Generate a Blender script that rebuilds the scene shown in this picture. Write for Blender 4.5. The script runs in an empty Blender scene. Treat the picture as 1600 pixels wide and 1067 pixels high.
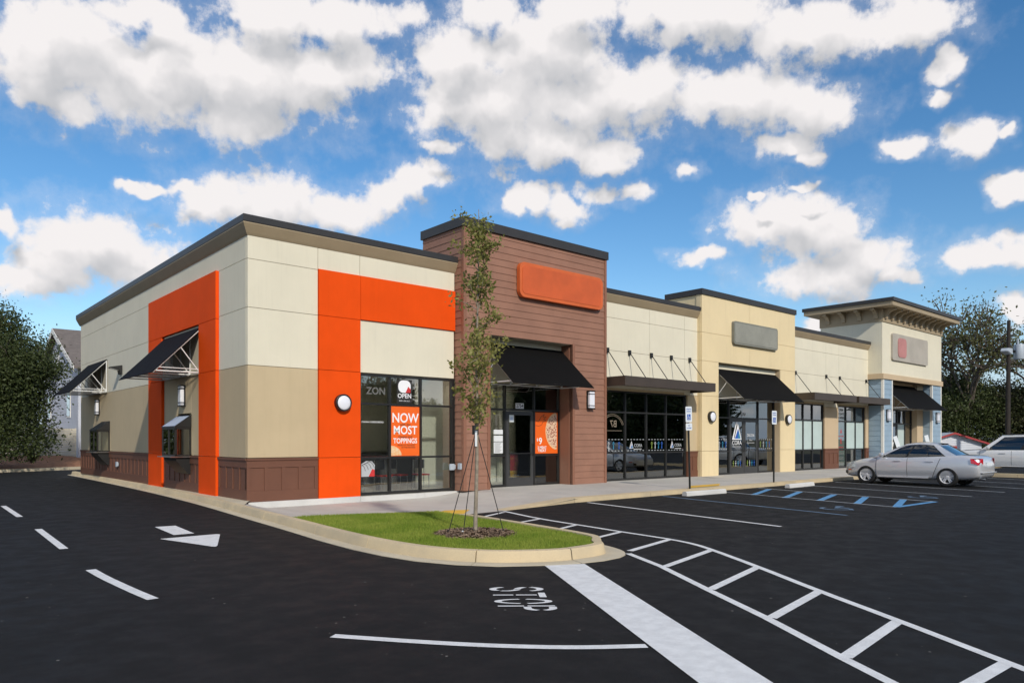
import bpy, bmesh, math, random
import numpy as np
from mathutils import Vector, Matrix
from mathutils.geometry import tessellate_polygon
random.seed(7); rng = np.random.default_rng(7)
scn = bpy.context.scene
COL = scn.collection
R = math.radians

# ------------------------------------------------------------------ camera, sky, sun, exposure
cam_d = bpy.data.cameras.new('camera'); cam = bpy.data.objects.new('camera', cam_d); COL.objects.link(cam)
cam.location = (-6.534, -16.823, 1.57)
cam.rotation_euler = (R(90), 0, R(48.82 - 90))
cam_d.sensor_width = 36; cam_d.lens = 25.63; cam_d.shift_y = 0.0953
cam_d.clip_start = 0.1; cam_d.clip_end = 6000
scn.camera = cam
SUN_DIR = Vector((-0.28, -0.80, 0.53)).normalized()      # towards the sun
SUN_EL = math.asin(SUN_DIR.z); SUN_ROT = math.atan2(SUN_DIR.x, SUN_DIR.y)
sun_d = bpy.data.lights.new('sun', 'SUN'); sun_d.energy = 2.55; sun_d.angle = R(2.0); sun_d.color = (1.0, 0.93, 0.82)
sun = bpy.data.objects.new('sun', sun_d); COL.objects.link(sun)
sun.rotation_euler = SUN_DIR.to_track_quat('Z', 'Y').to_euler(); sun.location = (0, -30, 30)
scn.view_settings.view_transform = 'Standard'; scn.view_settings.look = 'None'
scn.view_settings.exposure = 0.3; scn.view_settings.gamma = 1.0; scn.view_settings.use_curve_mapping = False
scn.render.film_transparent = False
scn.cycles.max_bounces = 6; scn.cycles.diffuse_bounces = 3; scn.cycles.glossy_bounces = 3; scn.cycles.transparent_max_bounces = 10; scn.cycles.use_denoising = True

def N(nt, typ, **kw):
    n = nt.nodes.new(typ)
    for k, v in kw.items():
        if k.startswith('i_'):
            key = k[2:]; key = int(key) if key.isdigit() else key
            n.inputs[key].default_value = v
        else: setattr(n, k, v)
    return n
def math_n(nt, op, a, b=None, c=None, clamp=False):
    n = nt.nodes.new('ShaderNodeMath'); n.operation = op; n.use_clamp = clamp
    for i, x in enumerate((a, b, c)):
        if x is None: continue
        if isinstance(x, (int, float)): n.inputs[i].default_value = x
        else: nt.links.new(x, n.inputs[i])
    return n.outputs[0]
def mix_c(nt, fac, a, b):
    n = nt.nodes.new('ShaderNodeMix'); n.data_type = 'RGBA'
    for s, x in ((n.inputs[0], fac), (n.inputs[6], a), (n.inputs[7], b)):
        if isinstance(x, (int, float)): s.default_value = x
        elif isinstance(x, tuple): s.default_value = x if len(x) == 4 else (*x, 1)
        else: nt.links.new(x, s)
    return n.outputs[2]
def maprange(nt, v, a, b, c=0.0, d=1.0, smooth=True):
    n = nt.nodes.new('ShaderNodeMapRange'); n.interpolation_type = 'SMOOTHSTEP' if smooth else 'LINEAR'; n.clamp = True
    nt.links.new(v, n.inputs[0])
    for i, x in enumerate((a, b, c, d)): n.inputs[1 + i].default_value = x
    return n.outputs[0]

# clouds: (azimuth, elevation, half width, half height, tilt) in radians round the place
CLOUDS = [(1.403,.432,.125,.048,-.2),(1.302,.427,.162,.054,-.15),(1.19,.438,.122,.059,-.11),(1.11,.455,.093,.04,-.09),(1.205,.388,.056,.031,-.12),(1.434,.4,.052,.031,-.22),(1.397,.376,.033,.018,-.2),(1.33,.479,.066,.018,-.19),(1.093,.51,.11,.021,-.08),(1.174,.503,.073,.025,-.12),(.887,.529,.053,.019,0),(.922,.478,.075,.041,-.01),(.887,.432,.096,.049,.01),(.808,.489,.096,.05,.04),(.765,.431,.129,.042,.06),(.678,.438,.125,.038,.09),(.554,.423,.102,.038,.13),(.468,.401,.067,.027,.16),(.799,.384,.078,.028,.03),(.73,.363,.047,.021,.05),(.948,.431,.044,.039,-.03),(.861,.396,.061,.04,.01),(.595,.511,.128,.029,.14),(.476,.482,.124,.027,.19),(.354,.462,.06,.026,.23),(.765,.527,.061,.023,.05),(.491,.362,.034,.016,.13),(.464,.344,.015,.01,.13),(1.228,.296,.059,.027,-.1),(1.166,.3,.065,.032,-.08),(1.085,.295,.068,.022,-.06),(1.026,.316,.052,.02,-.04),(.979,.338,.042,.018,-.03),(1.273,.304,.03,.007,-.12),(1.371,.231,.069,.036,-.12),(1.413,.21,.046,.034,-.12),(1.333,.215,.05,.033,-.1),(1.447,.177,.044,.018,-.11),(1.458,.238,.018,.019,-.16),(.835,.317,.037,.017,.01),(.778,.306,.037,.02,.03),(.73,.321,.039,.013,.04),(.685,.323,.022,.012,.05),(.778,.29,.013,.012,.02),(.53,.273,.045,.029,.09),(.491,.281,.044,.032,.11),(.45,.25,.062,.036,.11),(.409,.222,.056,.026,.11),(.371,.2,.027,.013,.1),(.446,.202,.079,.022,.09),(.603,.239,.029,.009,.06),(.36,.343,.027,.01,.17),(.295,.337,.03,.017,.2),(.256,.333,.009,.008,.21),(.252,.276,.019,.012,.18),(.27,.207,.051,.015,.14),(.243,.217,.023,.015,.15),(.472,.312,.02,.006,.12),(.53,.31,.013,.005,.1),(.615,.347,.017,.009,.08),(.315,.416,.017,.016,.22),(.32,.389,.013,.008,.21),(.243,.147,.016,.018,.1),(.461,.146,.016,.019,.06),(.948,.379,.024,.008,-.03),(1.317,.296,.026,.007,-.14)]
def cloud_group():
    g = bpy.data.node_groups.new('cloud_density', 'ShaderNodeTree')
    g.interface.new_socket('Vector', in_out='INPUT', socket_type='NodeSocketVector')
    g.interface.new_socket('Density', in_out='OUTPUT', socket_type='NodeSocketFloat'); g.interface.new_socket('Soft', in_out='OUTPUT', socket_type='NodeSocketFloat')
    gi = g.nodes.new('NodeGroupInput'); go = g.nodes.new('NodeGroupOutput')
    wn = N(g, 'ShaderNodeTexNoise', i_Scale=24.0, i_Detail=3.0, i_Roughness=0.5); wn.noise_dimensions = '3D'
    g.links.new(gi.outputs[0], wn.inputs['Vector'])
    sub = N(g, 'ShaderNodeVectorMath', operation='SUBTRACT'); sub.inputs[1].default_value = (.5, .5, .5)
    g.links.new(wn.outputs['Color'], sub.inputs[0])
    sc = N(g, 'ShaderNodeVectorMath', operation='MULTIPLY'); sc.inputs[1].default_value = (.060, .042, 0)
    g.links.new(sub.outputs[0], sc.inputs[0])
    ad = N(g, 'ShaderNodeVectorMath', operation='ADD'); g.links.new(gi.outputs[0], ad.inputs[0]); g.links.new(sc.outputs[0], ad.inputs[1])
    prev = None
    for (a, e, ra, re, t) in CLOUDS:
        m = N(g, 'ShaderNodeMapping', vector_type='TEXTURE')
        m.inputs['Location'].default_value = (a, e, 0); m.inputs['Rotation'].default_value = (0, 0, t); m.inputs['Scale'].default_value = (ra * 1.20, re * 1.25, 1)
        src = ad.outputs[0]
        if prev is not None:       # chained so that the shader evaluates the clouds one after another
            ch = N(g, 'ShaderNodeVectorMath', operation='MULTIPLY_ADD'); g.links.new(prev, ch.inputs[0]); ch.inputs[1].default_value = (1e-7, 1e-7, 0); g.links.new(ad.outputs[0], ch.inputs[2]); src = ch.outputs[0]
        g.links.new(src, m.inputs['Vector'])
        ln = N(g, 'ShaderNodeVectorMath', operation='LENGTH'); g.links.new(m.outputs[0], ln.inputs[0])
        prev = ln.outputs['Value'] if prev is None else math_n(g, 'SMOOTH_MIN', prev, ln.outputs['Value'], 0.22)
    d = math_n(g, 'MAXIMUM', math_n(g, 'MULTIPLY', math_n(g, 'SUBTRACT', 1.0, prev), 1.25), -1.2)
    # the rest of the sky: fair-weather cumulus of the same kind
    sep = N(g, 'ShaderNodeSeparateXYZ'); g.links.new(gi.outputs[0], sep.inputs[0])
    out_w = math_n(g, 'MAXIMUM', maprange(g, sep.outputs[0], 1.52, 1.75), maprange(g, sep.outputs[0], 0.10, -0.1))
    out_w = math_n(g, 'MAXIMUM', out_w, maprange(g, sep.outputs[1], 0.55, 0.7))
    gm = N(g, 'ShaderNodeVectorMath', operation='MULTIPLY'); gm.inputs[1].default_value = (1.0, 2.0, 1); g.links.new(gi.outputs[0], gm.inputs[0])
    gn = N(g, 'ShaderNodeTexNoise', i_Scale=2.6, i_Detail=5.0, i_Roughness=0.5); g.links.new(gm.outputs[0], gn.inputs['Vector'])
    gd = math_n(g, 'MULTIPLY', math_n(g, 'SUBTRACT', gn.outputs[0], 0.5), 7.0)
    gd = math_n(g, 'MINIMUM', gd, 1.0)
    d = math_n(g, 'ADD', math_n(g, 'MULTIPLY', d, math_n(g, 'SUBTRACT', 1.0, out_w)), math_n(g, 'MULTIPLY', gd, out_w))
    fs = N(g, 'ShaderNodeTexNoise', i_Scale=20.0, i_Detail=2.5, i_Roughness=0.5); g.links.new(ad.outputs[0], fs.inputs['Vector'])
    soft = math_n(g, 'ADD', d, math_n(g, 'MULTIPLY', math_n(g, 'SUBTRACT', fs.outputs[0], 0.5), 1.5))
    g.links.new(soft, go.inputs[1])
    f1 = N(g, 'ShaderNodeTexNoise', i_Scale=34.0, i_Detail=8.0, i_Roughness=0.64); g.links.new(gi.outputs[0], f1.inputs['Vector'])
    amp = maprange(g, soft, 0.10, 1.0, 2.0, 0.35)
    dd = math_n(g, 'ADD', soft, math_n(g, 'MULTIPLY', math_n(g, 'SUBTRACT', f1.outputs[0], 0.5), amp))
    g.links.new(dd, go.inputs[0])
    return g
world = bpy.data.worlds.new('World'); scn.world = world; world.use_nodes = True
wt = world.node_tree; wt.nodes.clear()
SKY_STRENGTH = 0.12
sky = N(wt, 'ShaderNodeTexSky', sky_type='NISHITA', sun_disc=False, sun_elevation=SUN_EL, sun_rotation=SUN_ROT, altitude=200.0, air_density=1.0, dust_density=0.2, ozone_density=1.3)
tc = N(wt, 'ShaderNodeTexCoord')
sp = N(wt, 'ShaderNodeSeparateXYZ'); wt.links.new(tc.outputs['Generated'], sp.inputs[0])
az = math_n(wt, 'ARCTAN2', sp.outputs[1], sp.outputs[0]); el = math_n(wt, 'ARCSINE', sp.outputs[2])
cv = N(wt, 'ShaderNodeCombineXYZ'); wt.links.new(az, cv.inputs[0]); wt.links.new(el, cv.inputs[1])
cg = cloud_group()
g1 = N(wt, 'ShaderNodeGroup', node_tree=cg); wt.links.new(cv.outputs[0], g1.inputs[0])
off = N(wt, 'ShaderNodeVectorMath', operation='ADD'); off.inputs[1].default_value = (0.010, 0.034, 0); wt.links.new(cv.outputs[0], off.inputs[0])
g2 = N(wt, 'ShaderNodeGroup', node_tree=cg); wt.links.new(off.outputs[0], g2.inputs[0])
alpha = math_n(wt, 'MAXIMUM', maprange(wt, g1.outputs[0], -0.12, 0.62), math_n(wt, 'MULTIPLY', maprange(wt, g1.outputs[0], -0.75, 0.4), 0.20))
alpha = math_n(wt, 'MULTIPLY', alpha, maprange(wt, el, 0.0, 0.05))
lit = math_n(wt, 'SUBTRACT', math_n(wt, 'MINIMUM', g1.outputs[1], 1.2), math_n(wt, 'MINIMUM', g2.outputs[1], 1.2))
thick = maprange(wt, g2.outputs[1], 0.1, 1.2, 0.0, 1.0)
sh = math_n(wt, 'ADD', math_n(wt, 'ADD', math_n(wt, 'MULTIPLY', lit, 0.50), 0.80), math_n(wt, 'MULTIPLY', math_n(wt, 'SUBTRACT', g1.outputs[0], g1.outputs[1]), 0.22))
sh = math_n(wt, 'SUBTRACT', sh, math_n(wt, 'MULTIPLY', thick, 0.36), clamp=True)
ccol = mix_c(wt, sh, (3.3, 3.4, 3.6), (6.2, 5.97, 5.95))
skyc = N(wt, 'ShaderNodeHueSaturation', i_Saturation=1.33, i_Value=0.93); wt.links.new(sky.outputs[0], skyc.inputs['Color'])
hz = mix_c(wt, maprange(wt, el, 0.17, 0.0, 0.0, 0.9), skyc.outputs[0], (3.1, 3.95, 5.3))       # pale air along the whole horizon
fin = mix_c(wt, alpha, hz, ccol)
bg = N(wt, 'ShaderNodeBackground', i_Strength=SKY_STRENGTH); wt.links.new(fin, bg.inputs[0])
wo = N(wt, 'ShaderNodeOutputWorld'); wt.links.new(bg.outputs[0], wo.inputs[0])
world.cycles.sampling_method = 'MANUAL'; world.cycles.sample_map_resolution = 512

# ------------------------------------------------------------------ helpers
def link(o): COL.objects.link(o); return o
def tag(o, label=None, cat=None, group=None, kind=None):
    if label: o['label'] = label
    if cat: o['category'] = cat
    if group: o['group'] = group
    if kind: o['kind'] = kind
    return o
def thing(name, label, cat, loc=(0, 0, 0), rz=0.0, group=None):
    o = link(bpy.data.objects.new(name, None)); o.location = loc; o.rotation_euler = (0, 0, rz); o.empty_display_size = .2
    return tag(o, label, cat, group)
def kids(o): return [c for c in COL.objects if c.parent is o]
def copy_tree(o, parent=None):
    c = o.copy(); COL.objects.link(c)
    if parent is not None: c.parent = parent
    for ch in kids(o): copy_tree(ch, c)
    return c
class MB:
    def __init__(s): s.v = []; s.f = []; s.mi = []; s.cur = 0
    def _add(s, vs, fs):
        b = len(s.v); s.v += [tuple(p) for p in vs]; s.f += [tuple(b + i for i in f) for f in fs]; s.mi += [s.cur] * len(fs); return s
    def box(s, x0, x1, y0, y1, z0, z1):
        return s._add([(x0,y0,z0),(x1,y0,z0),(x1,y1,z0),(x0,y1,z0),(x0,y0,z1),(x1,y0,z1),(x1,y1,z1),(x0,y1,z1)],
            [(0,3,2,1),(4,5,6,7),(0,1,5,4),(1,2,6,5),(2,3,7,6),(3,0,4,7)])
    def quad(s, *p): return s._add(p, [tuple(range(len(p)))])
    def tube(s, p0, p1, r0, r1=None, n=8, cap=True):
        p0, p1 = Vector(p0), Vector(p1); r1 = r0 if r1 is None else r1
        d = (p1 - p0).normalized(); a = d.orthogonal().normalized(); b = d.cross(a)
        vs = []
        for p, r in ((p0, r0), (p1, r1)):
            for i in range(n):
                t = 2 * math.pi * i / n; vs.append(p + (a * math.cos(t) + b * math.sin(t)) * r)
        fs = [(i, (i + 1) % n, n + (i + 1) % n, n + i) for i in range(n)]
        if cap: fs += [tuple(reversed(range(n))), tuple(range(n, 2 * n))]
        return s._add(vs, fs)
    def path(s, pts, r, n=6):
        for a, b in zip(pts[:-1], pts[1:]): s.tube(a, b, r, n=n)
        return s
    def prism(s, poly, axis, a, b):        # poly: 2D points, extruded along axis from a to b
        def P(u, v, w): return (w, u, v) if axis == 'x' else ((u, w, v) if axis == 'y' else (u, v, w))
        n = len(poly); vs = [P(u, v, a) for u, v in poly] + [P(u, v, b) for u, v in poly]
        fs = [(i, (i + 1) % n, n + (i + 1) % n, n + i) for i in range(n)] + [tuple(reversed(range(n))), tuple(range(n, 2 * n))]
        return s._add(vs, fs)
    def lathe(s, prof, n=24, c=(0, 0, 0), axis='z', arc=None):   # prof: (radius, height)
        vs = []; m = len(prof)
        for i in range(n):
            t = 2 * math.pi * i / n
            for r, h in prof:
                x, y = r * math.cos(t), r * math.sin(t)
                p = (x, y, h) if axis == 'z' else ((x, h, y) if axis == 'y' else (h, x, y))
                vs.append((p[0] + c[0], p[1] + c[1], p[2] + c[2]))
        fs = []
        for i in range(n):
            j = (i + 1) % n
            for k in range(m - 1): fs.append((i * m + k, j * m + k, j * m + k + 1, i * m + k + 1))
        return s._add(vs, fs)
    def build(s, name, mats, parent=None, smooth=False, fixn=True, bevel=0.0):
        me = bpy.data.meshes.new(name); me.from_pydata([tuple(v) for v in s.v], [], s.f)
        mats = mats if isinstance(mats, (list, tuple)) else [mats]
        for m in mats: me.materials.append(m)
        if len(mats) > 1: me.polygons.foreach_set('material_index', s.mi)
        if fixn:
            bm = bmesh.new(); bm.from_mesh(me)
            if bevel:
                bmesh.ops.remove_doubles(bm, verts=bm.verts, dist=1e-5)
                bmesh.ops.bevel(bm, geom=[e for e in bm.edges if len(e.link_faces) == 2 and e.calc_face_angle() > .6], offset=bevel, segments=2, affect='EDGES', clamp_overlap=True)
            bmesh.ops.recalc_face_normals(bm, faces=bm.faces); bm.to_mesh(me); bm.free()
        if smooth:
            me.polygons.foreach_set('use_smooth', [True] * len(me.polygons)); me.set_sharp_from_angle(angle=R(38))
        me.update()
        o = link(bpy.data.objects.new(name, me))
        if parent is not None: o.parent = parent
        return o
def mesh_np(name, verts, faces_n, mat_, parent=None, smooth=False, k=4):   # verts (n,3); consecutive k-gons or index array
    me = bpy.data.meshes.new(name); nv = len(verts)
    fa = np.arange(nv, dtype=np.int32).reshape(-1, k) if faces_n is None else np.asarray(faces_n, np.int32)
    me.vertices.add(nv); me.vertices.foreach_set('co', np.asarray(verts, np.float32).ravel())
    me.loops.add(fa.size); me.loops.foreach_set('vertex_index', fa.ravel())
    me.polygons.add(len(fa)); me.polygons.foreach_set('loop_start', np.arange(0, fa.size, fa.shape[1], dtype=np.int32))
    me.update(calc_edges=True); me.materials.append(mat_)
    if smooth: me.polygons.foreach_set('use_smooth', [True] * len(fa))
    o = link(bpy.data.objects.new(name, me))
    if parent is not None: o.parent = parent
    return o
_unit = {}
def piece(name, parent, m, x0, x1, y0, y1, z0, z1):       # one box-shaped piece; alike pieces share a mesh
    me = _unit.get(m.name)
    if me is None:
        b = MB().box(-.5, .5, -.5, .5, -.5, .5); o = b.build('unit_box', m); me = o.data; bpy.data.objects.remove(o); _unit[m.name] = me
    o = link(bpy.data.objects.new(name, me)); o.location = ((x0+x1)/2, (y0+y1)/2, (z0+z1)/2); o.scale = (abs(x1-x0), abs(y1-y0), abs(z1-z0))
    if parent is not None: o.parent = parent
    return o
_lap = {}
def lap_board(parent, m, length, h, loc, rz=0.0, thick=.022, name='siding_board'):   # local x along, -y outwards, bottom edge proud
    me = _lap.get(m.name)
    if me is None:
        b = MB().prism([(0, 0), (-1, 0), (-1, .06), (-.32, 1.0), (0, 1.0)], 'x', 0, 1); o = b.build('lap_unit', m); me = o.data; bpy.data.objects.remove(o); _lap[m.name] = me
    o = link(bpy.data.objects.new(name, me)); o.location = loc; o.rotation_euler = (0, 0, rz); o.scale = (length, thick, h)
    o.parent = parent
    return o
def text_obj(name, s, size, m, parent, loc, rot=(R(90), 0, 0), extrude=.002, sx=1.0, bold=.0, align='CENTER'):
    cu = bpy.data.curves.new(name, 'FONT'); cu.body = s; cu.size = size; cu.extrude = extrude; cu.align_x = align; cu.align_y = 'CENTER'; cu.resolution_u = 3; cu.offset = bold * size
    t = bpy.data.objects.new(name, cu)
    me = bpy.data.meshes.new_from_object(t); bpy.data.objects.remove(t); bpy.data.curves.remove(cu)
    me.materials.clear(); me.materials.append(m)
    o = link(bpy.data.objects.new(name, me)); o.location = loc; o.rotation_euler = rot; o.scale = (sx, 1, 1)
    if parent is not None: o.parent = parent
    return o

# ------------------------------------------------------------------ materials
def mat(name, col, rough=.6, var=.06, vscale=1.2, bump=0.0, bscale=60.0, metal=0.0, spec=.5, coat=0.0, streak=0.0, fine=0.0, var_col=None):
    m = bpy.data.materials.new(name); m.use_nodes = True; nt = m.node_tree; b = nt.nodes['Principled BSDF']
    b.inputs['Roughness'].default_value = rough; b.inputs['Metallic'].default_value = metal; b.inputs['Specular IOR Level'].default_value = spec
    b.inputs['Coat Weight'].default_value = coat; b.inputs['Coat Roughness'].default_value = .04
    geo = N(nt, 'ShaderNodeNewGeometry')
    c = (*col, 1)
    n1 = N(nt, 'ShaderNodeTexNoise', i_Scale=vscale, i_Detail=5.0, i_Roughness=.6); nt.links.new(geo.outputs['Position'], n1.inputs['Vector'])
    f = maprange(nt, n1.outputs[0], .3, .7)
    dark = tuple(x * (1 - var) for x in col); light = tuple(min(1, x * (1 + var)) for x in col)
    if var_col: dark = var_col
    o = mix_c(nt, f, dark, light)
    if streak:
        mp = N(nt, 'ShaderNodeMapping'); mp.inputs['Scale'].default_value = (5, 5, .35); nt.links.new(geo.outputs['Position'], mp.inputs[0])
        n2 = N(nt, 'ShaderNodeTexNoise', i_Scale=1.6, i_Detail=6.0, i_Roughness=.65); nt.links.new(mp.outputs[0], n2.inputs['Vector'])
        o = mix_c(nt, math_n(nt, 'MULTIPLY', maprange(nt, n2.outputs[0], .48, .75), streak), o, tuple(x * .55 for x in col))
    if fine:
        n3 = N(nt, 'ShaderNodeTexNoise', i_Scale=bscale * 1.3, i_Detail=2.0); nt.links.new(geo.outputs['Position'], n3.inputs['Vector'])
        o = mix_c(nt, math_n(nt, 'MULTIPLY', maprange(nt, n3.outputs[0], .35, .7), fine), o, tuple(x * .5 for x in col))
    nt.links.new(o, b.inputs['Base Color'])
    if bump:
        n4 = N(nt, 'ShaderNodeTexNoise', i_Scale=bscale, i_Detail=3.0); nt.links.new(geo.outputs['Position'], n4.inputs['Vector'])
        bp = N(nt, 'ShaderNodeBump', i_Strength=bump, i_Distance=.01); nt.links.new(n4.outputs[0], bp.inputs['Height']); nt.links.new(bp.outputs[0], b.inputs['Normal'])
    return m
M = {}
M['cream'] = mat('cream_stucco', (.71, .658, .512), .85, .03, .8, .25, 90, streak=.12)
M['tan'] = mat('tan_stucco', (.525, .415, .255), .85, .04, .8, .25, 90, streak=.12)
M['beige'] = mat('beige_stucco', (.55, .42, .27), .85, .03, .8, .25, 90)
M['yellow'] = mat('yellow_stucco', (.74, .60, .36), .85, .03, .8, .25, 90, streak=.12)
M['orange'] = mat('orange_panel', (.79, .078, .006), .7, .05, .9, .15, 90, streak=.08, spec=.08)
M['brown'] = mat('brown_board', (.145, .058, .032), .6, .06, 1.5, .15, 60)
M['siding'] = mat('brown_siding', (.285, .140, .090), .65, .08, 1.8, .25, 45)
M['sidingtrim'] = mat('brown_trim', (.25, .112, .068), .6, .05, 1.5, .1, 60)
M['blue'] = mat('blue_siding', (.27, .37, .46), .65, .06, 1.5, .2, 45)
M['white'] = mat('white_trim', (.78, .76, .70), .55, .03, 2, .05, 60)
M['cove'] = mat('cornice_tan', (.36, .28, .175), .6, .05, 1.2, .1, 60)
M['cap'] = mat('dark_cap_metal', (.030, .028, .027), .45, .15, 1.0, .05, 30)
M['canopy'] = mat('bronze_metal', (.055, .040, .030), .4, .1, 1.5, .03, 30)
M['awning'] = mat('black_canvas', (.0035, .0036, .005), .8, .12, 2.0, .2, 250, spec=.15)
M['awning_front'] = mat('black_canvas_front', (.0035, .0032, .003), .85, .12, 2.0, .2, 250, spec=.15)
M['tube'] = mat('white_tube', (.72, .72, .70), .4, .04, 3)
M['frame'] = mat('dark_bronze_frame', (.018, .017, .016), .38, .1, 2.0)
M['doorframe'] = mat('door_metal', (.045, .045, .045), .4, .1, 2.0)
M['steel'] = mat('brushed_steel', (.55, .55, .55), .3, .05, 3, metal=1.0)
M['concrete'] = mat('concrete_walk', (.50, .47, .42), .85, .09, .7, .3, 70, fine=.18)
M['plinth'] = mat('pale_concrete', (.60, .59, .56), .85, .08, .9, .3, 70, fine=.12)
M['kerb'] = mat('sandy_kerb', (.58, .46, .28), .85, .12, 1.1, .3, 70, fine=.16, var_col=(.50, .41, .27))
M['gutter'] = mat('gutter_concrete', (.56, .49, .36), .85, .10, 1.0, .3, 70, fine=.16)
M['paint'] = mat('white_road_paint', (.76, .765, .76), .6, .10, 7.0, .25, 120, fine=.35, spec=.3)
M['paintblue'] = mat('blue_road_paint', (.10, .30, .55), .6, .10, 2.0, .25, 120, fine=.3, spec=.3)
M['paintfade'] = mat('worn_blue_paint', (.13, .21, .31), .65, .2, 3.0, .25, 120, fine=.5, spec=.3)
M['paintgrey'] = mat('worn_white_paint', (.40, .43, .45), .65, .2, 3.0, .25, 120, fine=.4, spec=.3)
M['yellowpaint'] = mat('yellow_ramp_pad', (.72, .43, .045), .7, .08, 3.0, .3, 60)
M['black'] = mat('black_plastic', (.012, .012, .012), .45, .1, 3)
M['rubber'] = mat('black_rubber', (.010, .010, .010), .7, .1, 6)
M['lampglass'] = mat('white_lamp_glass', (.78, .79, .84), .25, .01, 3)
M['paper'] = mat('white_paper', (.72, .74, .75), .7, .02, 3)
M['red'] = mat('red_plastic', (.45, .025, .012), .4, .05, 3)
M['posterorange'] = mat('poster_orange', (.85, .13, .008), .5, .02, 2)
M['ink'] = mat('dark_ink', (.02, .018, .016), .6, .0, 2)
M['inkgrey'] = mat('grey_ink', (.13, .13, .12), .6, .0, 2)
M['inkred'] = mat('red_ink', (.55, .03, .03), .6, .0, 2)
M['inkwhite'] = mat('white_ink', (.85, .85, .85), .5, .0, 2)
M['printgrey'] = mat('pale_print', (.45, .47, .48), .5, .02, 2)
M['inkblue'] = mat('blue_ink', (.02, .10, .42), .5, .0, 2)
M['signwhite'] = mat('sign_white', (.74, .78, .80), .4, .02, 2)
M['greenpost'] = mat('dark_green_post', (.014, .016, .013), .5, .15, 4)
M['bark'] = mat('bark', (.13, .105, .085), .9, .25, 9, .6, 40)
M['barkpale'] = mat('pale_bark', (.27, .225, .17), .9, .2, 14, .5, 60)
M['roofmembrane'] = mat('roof_membrane', (.4, .4, .38), .8)
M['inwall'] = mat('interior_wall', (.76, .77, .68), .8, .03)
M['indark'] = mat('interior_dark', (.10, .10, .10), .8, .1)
M['infloor'] = mat('interior_floor', (.52, .49, .43), .5, .08, 2)
M['ceil'] = mat('interior_ceiling', (.75, .75, .72), .9)
M['mulchbank'] = mat('red_mulch', (.32, .145, .070), .95, .3, 5, .8, 35, fine=.5)
M['mulch'] = mat('brown_mulch', (.16, .095, .06), .95, .35, 14, .6, 60, fine=.3)
M['soil'] = mat('turf_soil', (.07, .085, .02), .95, .3, 4, .5, 60)
M['ground'] = mat('rough_ground', (.09, .085, .05), .95, .3, .3, .5, 8)
M['vinyl'] = mat('beige_board', (.60, .55, .43), .7, .06, 1.5)
M['housewall'] = mat('house_siding', (.58, .61, .67), .7, .05, 1.2)
M['shingle'] = mat('roof_shingle', (.155, .13, .115), .9, .15, 3, .5, 30)
M['shedwhite'] = mat('shed_white', (.62, .65, .70), .6, .04, 2)
M['shedred'] = mat('shed_red', (.33, .03, .03), .6, .05, 2)
M['wood'] = mat('dark_pole_wood', (.028, .022, .018), .9, .2, 6, .4, 30)
M['galv'] = mat('pale_grey_metal', (.42, .47, .52), .45, .05, 3)

def asphalt_mat():
    m = bpy.data.materials.new('sealed_asphalt'); m.use_nodes = True; nt = m.node_tree; b = nt.nodes['Principled BSDF']
    geo = N(nt, 'ShaderNodeNewGeometry'); P = geo.outputs['Position']
    def noise(s, d=4., r=.6):
        n = N(nt, 'ShaderNodeTexNoise', i_Scale=s, i_Detail=d, i_Roughness=r); nt.links.new(P, n.inputs['Vector']); return n.outputs[0]
    c = mix_c(nt, maprange(nt, noise(.35, 6.), .35, .68), (.0050, .0051, .0056), (.0082, .0081, .0084))
    c = mix_c(nt, math_n(nt, 'MULTIPLY', maprange(nt, noise(2.2, 6., .7), .5, .72), .55), c, (.0135, .0132, .0132))
    c = mix_c(nt, math_n(nt, 'MULTIPLY', maprange(nt, noise(95., 2.), .5, .72), .6), c, (.019, .0187, .0185))
    # squeegee strokes of the seal coat, dark patches
    mp = N(nt, 'ShaderNodeMapping'); mp.inputs['Scale'].default_value = (1.2, .25, 1); mp.inputs['Rotation'].default_value = (0, 0, .5); nt.links.new(P, mp.inputs[0])
    n = N(nt, 'ShaderNodeTexNoise', i_Scale=1.1, i_Detail=6.0, i_Roughness=.7); nt.links.new(mp.outputs[0], n.inputs['Vector'])
    c = mix_c(nt, math_n(nt, 'MULTIPLY', maprange(nt, n.outputs[0], .55, .75), .5), c, (.0062, .0062, .0066))
    # loose pale grit
    vo = N(nt, 'ShaderNodeTexVoronoi', i_Scale=6.5); nt.links.new(P, vo.inputs['Vector'])
    vs = N(nt, 'ShaderNodeSeparateColor'); nt.links.new(vo.outputs['Color'], vs.inputs[0])
    grit = math_n(nt, 'LESS_THAN', vo.outputs['Distance'], math_n(nt, 'MULTIPLY', vs.outputs[0], .085))
    grit = math_n(nt, 'MULTIPLY', grit, math_n(nt, 'GREATER_THAN', vs.outputs[1], .35))
    c = mix_c(nt, math_n(nt, 'MULTIPLY', grit, .55), c, (.30, .28, .25))
    nt.links.new(c, b.inputs['Base Color'])
    nt.links.new(maprange(nt, noise(3., 5.), .3, .7, .66, .88), b.inputs['Roughness']); b.inputs['Specular IOR Level'].default_value = .24
    bp = N(nt, 'ShaderNodeBump', i_Strength=.55, i_Distance=.008); nt.links.new(noise(130., 3., .7), bp.inputs['Height']); nt.links.new(bp.outputs[0], b.inputs['Normal'])
    return m
M['asphalt'] = asphalt_mat()
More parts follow.
